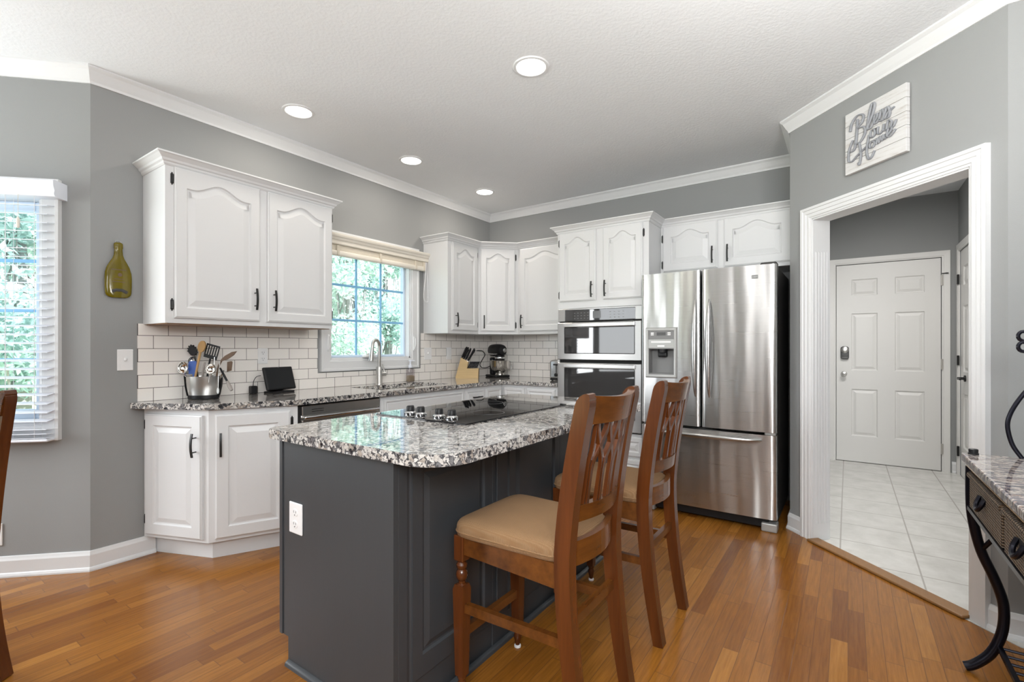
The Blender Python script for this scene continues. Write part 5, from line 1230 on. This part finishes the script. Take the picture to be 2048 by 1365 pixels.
# ------------------------------------------------------------------ stools and dining chair
def seat_chair(name, label, cat, loc_, rz, SZ, TOP, group=None):
    """local frame: front = +y; SZ = cushion top, TOP = top of the back"""
    r = thing(name, label, cat, loc_, rz, group); m = WM[r.name]
    HW = 0.165; fy, by = 0.222, -0.168
    def ypost(z):
        zs_ = SZ-0.05
        if z < zs_: t = 1-z/zs_; return by-0.062*t**1.7
        t = (z-zs_)/(TOP-zs_); return by-0.072*t**1.5
    # back posts
    for s in (-1, 1):
        pts = [(s*(HW+0.004*(k/18)), ypost(TOP*k/18), TOP*k/18) for k in range(19)]
        rad = [(0.021, 0.019+0.006*math.sin(PI*min(1, k/18*0.85))) for k in range(19)]
        pts = pts[:-1]; rad = rad[:-1]; hd_ = rad[-1][1]; xx_ = pts[-1][0]
        for an in (0, 20, 40, 60, 75, 90):
            an = math.radians(an); cut = 0.032*(1-math.cos(an)); z_ = TOP-0.032+0.032*math.sin(an)
            pts.append((xx_, ypost(z_)-cut/2, z_)); rad.append((0.021, hd_-cut/2))
        lg = obj('back_post', G(m).tube(pts, [(a, b) for a, b in rad], square=True, up=(0, 1, 0)), 'cherry', r, False)
        obj('foot_glide', G(m).lathe([(0.011, 0.0), (0.011, 0.004)], 12, c=(pts[0][0], pts[0][1], 0)), 'light_plastic', lg)
    # front legs: square block, turned beads, square taper, turned foot
    zb = SZ-0.14
    for s in (-1, 1):
        x, y = s*HW, fy; g = G(m)
        g.box(x-0.020, x+0.020, y-0.020, y+0.020, zb, SZ-0.055, 0.003)
        g.lathe([(0.019, zb-0.082), (0.012, zb-0.076), (0.012, zb-0.068), (0.018, zb-0.060), (0.0205, zb-0.048), (0.018, zb-0.036), (0.013, zb-0.030), (0.018, zb-0.024), (0.019, zb-0.014), (0.015, zb-0.008), (0.012, zb-0.004), (0.014, zb)], 16, c=(x, y, 0))
        q = [(0.017, 0.075), (0.022, zb-0.080)]
        lo = [g.v((x+a*0.016, y+b*0.016, 0.075)) for a, b in ((-1, -1), (1, -1), (1, 1), (-1, 1))]; md = [g.v((x+a*0.0215, y+b*0.0215, zb-0.095)) for a, b in ((-1, -1), (1, -1), (1, 1), (-1, 1))]; hi = [g.v((x+a*0.017, y+b*0.017, zb-0.080)) for a, b in ((-1, -1), (1, -1), (1, 1), (-1, 1))]
        for A_, B_ in ((lo, md), (md, hi)):
            for k in range(4): g.face((A_[k], A_[(k+1) % 4], B_[(k+1) % 4], B_[k]))
        g.face(lo[::-1]); g.face(hi)
        g.lathe([(0.008, 0.006), (0.012, 0.030), (0.0155, 0.045), (0.011, 0.058), (0.016, 0.068), (0.015, 0.078)], 14, c=(x, y, 0))
        lg = obj('front_leg', g, 'cherry', r, True, 35)
        obj('foot_glide', G(m).lathe([(0.013, 0.0), (0.013, 0.007), (0.009, 0.009)], 12, c=(x, y, 0)), 'light_plastic', lg)
    # seat frame
    za0, za1 = SZ-0.115, SZ-0.055
    g = G(m); g.box(-HW+0.018, HW-0.018, fy-0.012, fy+0.012, za0, za1, 0.003)
    for s in (-1, 1):
        g.tube([(s*(HW+0.002), by+0.02, (za0+za1)/2-0.008), (s*(HW+0.002), fy-0.018, (za0+za1)/2)], [(0.011, 0.036), (0.011, 0.030)], square=True, up=(0, 0, 1))
    obj('seat_frame', g, 'cherry_h', r)
    g = G(m); n = 10
    pts = [(-HW+0.330*k/n, ypost(SZ-0.02)+0.008-0.034*math.sin(PI*k/n), SZ-0.035) for k in range(n+1)]
    g.tube(pts, [(0.010, 0.036)]*(n+1), square=True, up=(0, 0, 1)); obj('rear_apron', g, 'cherry_h', r)
    # cushion: rounded, wider at the front
    g = G(m); L_ = 9; ring_n = 40; rings = []
    prof = [(0.95, -0.060), (0.99, -0.054), (1.0, -0.042), (1.0, -0.026), (0.99, -0.016), (0.965, -0.008), (0.90, -0.002), (0.7, 0.003), (0.35, 0.006), (0.1, 0.007)]
    for sc_, dz in prof:
        ring = []
        for k in range(ring_n):
            a = 2*PI*k/ring_n; ca_, sa_ = math.cos(a), math.sin(a); e = 0.24
            x = math.copysign(abs(ca_)**e, ca_); y = math.copysign(abs(sa_)**e, sa_)
            yy = 0.042+y*0.208*sc_; wx = (0.178+0.016*(y*0.5+0.5))*sc_
            ring.append(g.v((x*wx, yy, SZ+dz)))
        rings.append(ring)
    for q, w_ in zip(rings, rings[1:]):
        for k in range(ring_n): g.face((q[k], q[(k+1) % ring_n], w_[(k+1) % ring_n], w_[k]))
    g.face(rings[0][::-1]); g.face(rings[-1])
    cu = obj('cushion', g, 'cushion', r, True, 60)
    g = G(m); e = 0.24; pl = []
    for k in range(41):
        a = 2*PI*k/40; ca_, sa_ = math.cos(a), math.sin(a); x = math.copysign(abs(ca_)**e, ca_); y = math.copysign(abs(sa_)**e, sa_)
        pl.append((x*(0.178+0.016*(y*0.5+0.5))*0.998, 0.042+y*0.2085, SZ-0.040))
    obj('piping', g.tube(pl, 0.0035, 6, cap=False), 'cushion', cu, True)
    # stretchers
    k_ = SZ/0.60
    def st(p0, p1, hw=0.010, hh=0.015): return G(m).tube([p0, p1], [(hw, hh)]*2, square=True, up=(0, 0, 1))
    for s in (-1, 1): obj('stretcher', st((s*HW, ypost(0.31*k_), 0.315*k_), (s*HW, fy, 0.305*k_)), 'cherry_h', r)
    obj('stretcher', st((-HW, fy, 0.215*k_), (HW, fy, 0.215*k_)), 'cherry_h', r)
    obj('stretcher', st((-HW, ypost(0.36*k_)+0.004, 0.365*k_), (HW, ypost(0.36*k_)+0.004, 0.365*k_)), 'cherry_h', r)
    # curved crest and lower back rail
    zc0, zc1 = TOP-0.082, TOP+0.002; zl = SZ+0.088
    def curved(z0, z1, dep, th):
        g = G(m); n = 12; rows = []
        for k in range(n+1):
            t = k/n; x = -HW+2*HW*t; cv = -dep*math.sin(PI*t); row = []
            dz = -0.010*math.sin(PI*t) if z1 > TOP-0.01 else 0
            for z, o in ((z0, th/2), (z1+dz, th/2), (z1+dz, -th/2), (z0, -th/2)): row.append(g.v((x, ypost(min(z, TOP))+cv+o, z)))
            rows.append(row)
        for a, b in zip(rows, rows[1:]):
            for j in range(4): g.face((a[j], a[(j+1) % 4], b[(j+1) % 4], b[j]))
        g.face(rows[0]); g.face(rows[-1][::-1]); return g
    obj('crest_rail', curved(zc0, zc1, 0.040, 0.024), 'cherry_h', r, True, 30)
    obj('lower_rail', curved(zl-0.024, zl+0.024, 0.036, 0.024), 'cherry_h', r, True, 30)
    # interlaced slats: straight below, crossing lattice above
    def bp_(t, z):     # point on the curved back
        return (-HW+2*HW*t, ypost(z)-0.038*math.sin(PI*t), z)
    z0, z1 = zl+0.018, zc0+0.012; H = z1-z0
    base_t = [0.17, 0.335, 0.50, 0.665, 0.83]
    for i, t in enumerate(base_t):
        for dr_ in (-1, 1):
            tt_ = t+dr_*0.165*0.5*1.9
            if tt_ < 0.03 or tt_ > 0.97: tt_ = t
            pts = [bp_(t+dr_*0.016, z0), bp_(t+dr_*0.012, z0+H*0.30), bp_(t+dr_*0.016, z0+H*0.48), bp_(t+(tt_-t)*0.40, z0+H*0.64), bp_(tt_-(tt_-t)*0.12, z0+H*0.86), bp_(tt_-(tt_-t)*0.05, z1)]
            obj('slat', G(m).tube(spline(pts, 4), [(0.0082, 0.0066 if dr_ > 0 else 0.0056)]*21, square=True, up=(0, 1, 0)), 'cherry', r)
    return r
seat_chair('bar_stool', 'cherry wood counter stool in the foreground with tan cushion', 'stool', (-2.835, -2.415, 0), 0, 0.598, 1.030, 'stools at the island')
s2 = seat_chair('bar_stool', 'cherry wood counter stool farther back, nearer the refrigerator', 'stool', (-2.180, -2.415, 0), 0, 0.598, 1.030, 'stools at the island')
seat_chair('dining_chair', 'dark wood dining chair with only its back edge in view', 'chair', (-4.126, -0.715, 0), YAW, 0.45, 1.008)

# ------------------------------------------------------------------ baker's rack at the right edge
RZ = 0.782; RX0, RX1 = -1.845, -2.72; RF, RB = -3.600, -4.03
bk = thing('bakers_rack', 'black iron rack with granite shelf and basket drawers at right', 'rack', (-2.28, -3.82, 0))
obj('granite_shelf', G().box(RX1, RX0+0.012, RB, RF+0.012, RZ-0.030, RZ, 0.005, 2), 'granite_pink', bk)
g = G(); g.box(RX1, RX0, RF-0.014, RF, RZ-0.044, RZ-0.0305); g.box(RX0-0.014, RX0, RB, RF-0.014, RZ-0.044, RZ-0.0305); g.box(RX1, RX0, RB, RB+0.014, RZ-0.044, RZ-0.0305)
obj('wood_rail', g, 'tanstrip', bk)
g = G(); g.box(RX1, RX0, RF-0.016, RF, 0.584, 0.598); g.box(RX1, RX0, RB, RB+0.016, 0.584, 0.598); g.box(RX0-0.016, RX0, RB, RF, 0.584, 0.598); g.box(RX1, RX1+0.016, RB, RF, 0.584, 0.598)
g.box(RX1, RX0-0.01, RB+0.02, RF-0.02, 0.580, 0.585)
obj('basket_shelf', g, 'iron', bk)
for x in (RX0-0.010, RX1+0.010):
    for (yf, s) in ((RF-0.012, -1), (RB+0.012, 1)):
        pts = spline([(x, yf, RZ-0.044), (x, yf, 0.62), (x, yf+s*0.006, 0.54), (x, yf+s*0.026, 0.44), (x, yf+s*0.060, 0.35), (x, yf+s*0.083, 0.265), (x, yf+s*0.080, 0.17), (x, yf+s*0.052, 0.085), (x, yf+s*0.010, 0.030), (x, yf-s*0.016, 0.013)], 5)
        obj('leg', G().tube(pts, 0.0155, 14, up=(1, 0, 0)), 'iron', bk, True)
        if s == -1: obj('leg_brace', G().tube([(x, yf-0.024, 0.440), (x-(0.035 if x > -2.2 else -0.035), yf-0.055, 0.505), (x-(0.06 if x > -2.2 else -0.06), yf-0.085, 0.586)], 0.008, 8), 'iron', bk, True)
obj('post_cap', G().lathe([(0.015, RZ), (0.015, RZ+0.005), (0.013, RZ+0.006), (0.0135, RZ+0.018), (0.011, RZ+0.020)], 20, c=(RX0-0.012, RF-0.018, 0)), 'dark_plastic', bk, True)
# lower slatted shelf
g = G(); yF2, yB2 = RF-0.077, RB+0.077
g.box(RX1, RX0, yF2-0.014, yF2, 0.108, 0.122); g.box(RX1, RX0, yB2, yB2+0.014, 0.108, 0.122)
obj('shelf_rails', g, 'iron', bk)
for k in range(17):
    x = RX0-0.025-k*0.050; obj('shelf_bar', G().tube([(x, yF2-0.006, 0.116), (x, yB2+0.006, 0.116)], 0.0048, 8), 'iron', bk, True)
# side scroll rising behind the shelf end, with a trefoil
xs = RX0-0.006
g = G(); g.tube(spline([(xs, -3.742, RZ), (xs, -3.718, RZ+0.045), (xs, -3.706, RZ+0.105), (xs, -3.712, RZ+0.150), (xs, -3.735, RZ+0.205), (xs, -3.775, RZ+0.270), (xs, -3.825, RZ+0.330), (xs, -3.88, RZ+0.37)], 6), 0.0068, 10)
obj('side_scroll', g, 'iron', bk, True)
g = G()
for (yc, zc) in ((-3.745, 1.205), (-3.745, 1.168), (-3.778, 1.187)):
    g.tube([(xs, yc+0.013*math.cos(2*PI*k/16), zc+0.016*math.sin(2*PI*k/16)) for k in range(17)], 0.0058, 8, cap=False)
obj('trefoil', g, 'iron', bk, True)
obj('back_frame', G().tube([(xs, RB+0.012, RZ), (xs, RB+0.012, 1.45)], 0.009, 10).tube([(RX1+0.01, RB+0.012, RZ), (RX1+0.01, RB+0.012, 1.45)], 0.009, 10).tube([(xs, RB+0.012, 1.45), (RX1+0.01, RB+0.012, 1.45)], 0.009, 10).tube([(xs, -3.79, 1.187), (xs, RB+0.012, 1.187)], 0.006, 8), 'iron', bk, True)
# wicker baskets
def basket(x0, x1, label):
    b_ = thing('wicker_basket', label, 'basket', ((x0+x1)/2, (RF+RB)/2, 0.598), 0, 'basket drawers of the rack')
    z0, z1 = 0.5985, 0.722; t = 0.012; yf, yb = RF-0.004, RB+0.05
    g = G(); g.box(x0, x1, yf-t, yf, z0, z1-0.014, 0.003); g.box(x0, x1, yb, yb+t, z0, z1-0.014, 0.003); g.box(x0, x0+t, yb+t, yf-t, z0, z1-0.014); g.box(x1-t, x1, yb+t, yf-t, z0, z1-0.014); g.box(x0+t, x1-t, yb+t, yf-t, z0, z0+0.008)
    obj('weave', g, 'wicker', b_)
    g = G()
    g.tube([(x0-0.002, yf-0.004, z1-0.010), (x1+0.002, yf-0.004, z1-0.010)], 0.012, 10); g.tube([(x0, yb+0.004, z1-0.010), (x1, yb+0.004, z1-0.010)], 0.012, 10); g.tube([(x0+0.004, yb, z1-0.010), (x0+0.004, yf, z1-0.010)], 0.011, 10); g.tube([(x1-0.004, yb, z1-0.010), (x1-0.004, yf, z1-0.010)], 0.011, 10)
    obj('rim', g, 'wicker', b_, True)
    xm = x0+(x1-x0)*0.52
    obj('handle', G().tube(spline([(xm+0.030, yf+0.001, z1-0.040), (xm+0.026, yf+0.012, z1-0.066), (xm, yf+0.016, z1-0.080), (xm-0.026, yf+0.012, z1-0.066), (xm-0.030, yf+0.001, z1-0.040)]), 0.007, 8), 'iron', b_, True)
    obj('hand_hole', G().box(xm-0.026, xm+0.026, yf-0.004, yf+0.0008, z1-0.066, z1-0.034, 0.004), 'rubber', b_)
basket(-2.318, -1.880, 'dark wicker basket drawer farther from the camera')
basket(-2.695, -2.345, 'dark wicker basket drawer cut by the right edge')
rebase(tag(obj('canister', G().lathe([(0.022, RZ), (0.027, RZ+0.006), (0.028, RZ+0.034), (0.024, RZ+0.040), (0.020, RZ+0.040)], 24, c=(-2.45, -3.668, 0)), 'stoneware', None, True), 'small beige stoneware pot on the granite shelf of the rack', 'pot'), (-2.45, -3.668, RZ))

# ------------------------------------------------------------------ outdoors
struct('ground', G().box(-30, 30, 0.6, 45, -0.62, -0.55), 'grass', 'sunlit lawn outside the windows', 'lawn')
struct('ground_patio', G().box(-8, 4.0, 1.2, 4.6, -0.552, -0.52), 'paving', 'pale paving outside the windows', 'paving')
rnd = random.Random(7)
def tree(x, y, h, r, label, mat, n=5200, low=0.12):
    t = thing('tree', label, 'tree', (x, y, -0.55), 0, 'trees outside the windows')
    base = Vector((x, y, -0.55)); g = G()
    g.tube([base, base+Vector((0.05, 0.0, h*0.35)), base+Vector((-0.05, 0.1, h*0.9))], [0.14, 0.11, 0.03], 10)
    blobs = []
    for k in range(22):
        a = rnd.uniform(0, 2*PI); q = rnd.uniform(0.2, 0.95)*r; z = h*rnd.uniform(low, 1.0); q *= 1.0-0.45*(z/h)
        c = base+Vector((q*math.cos(a), q*math.sin(a), z)); blobs.append((c, r*rnd.uniform(0.26, 0.46)))
        g.tube([base+Vector((0, 0, max(0.3, z*0.75))), base*0.4+c*0.6+Vector((0, 0, -0.1)), c], [0.028, 0.016, 0.008], 6)
    obj('trunk', g, 'bark', t, True)
    vs, fs = [], []
    for i in range(n):
        c, br_ = rnd.choice(blobs); d = Vector((rnd.gauss(0, 1), rnd.gauss(0, 1), rnd.gauss(0, 0.8))).normalized()*br_*rnd.uniform(0.35, 1.05)
        p = c+d; s = rnd.uniform(0.045, 0.09)
        u = Vector((rnd.gauss(0, 1), rnd.gauss(0, 1), rnd.gauss(0, 1))).normalized(); v = u.orthogonal().normalized()
        v = (Matrix.Rotation(rnd.uniform(0, 2*PI), 3, u) @ v)
        b = len(vs); vs += [p-u*s, p-v*s*0.45+u*s*0.1, p+u*s, p+v*s*0.45+u*s*0.1]; fs.append((b, b+1, b+2, b+3))
    me = bpy.data.meshes.new('foliage'); inv = WM[t.name].inverted(); me.from_pydata([inv @ q for q in vs], [], fs); me.materials.append(M[mat])
    o = bpy.data.objects.new('foliage', me); COL.objects.link(o); o.parent = t
    return t
tree(2.6, 6.0, 5.2, 1.5, 'pale leafy tree nearest the sink window', 'leaf', 17000, 0.08)
tree(5.4, 8.0, 5.4, 1.5, 'blue green tree seen through the right half of the sink window', 'leaf2', 16000, 0.08)
tree(5.2, 11.8, 7.0, 2.2, 'tall tree farther back behind the sink window trees', 'leaf', 15000, 0.08)
tree(9.2, 11.2, 6.5, 2.2, 'pale tree at the far right beyond the sink window', 'leaf', 5000, 0.08)
tree(-2.5, 7.2, 6.0, 1.7, 'dense green tree seen through the slat blind', 'leaf2', 16000, 0.2)
tree(-1.3, 11.6, 7.0, 2.2, 'leafy tree farther back beyond the slat blind', 'leaf', 14000, 0.1)
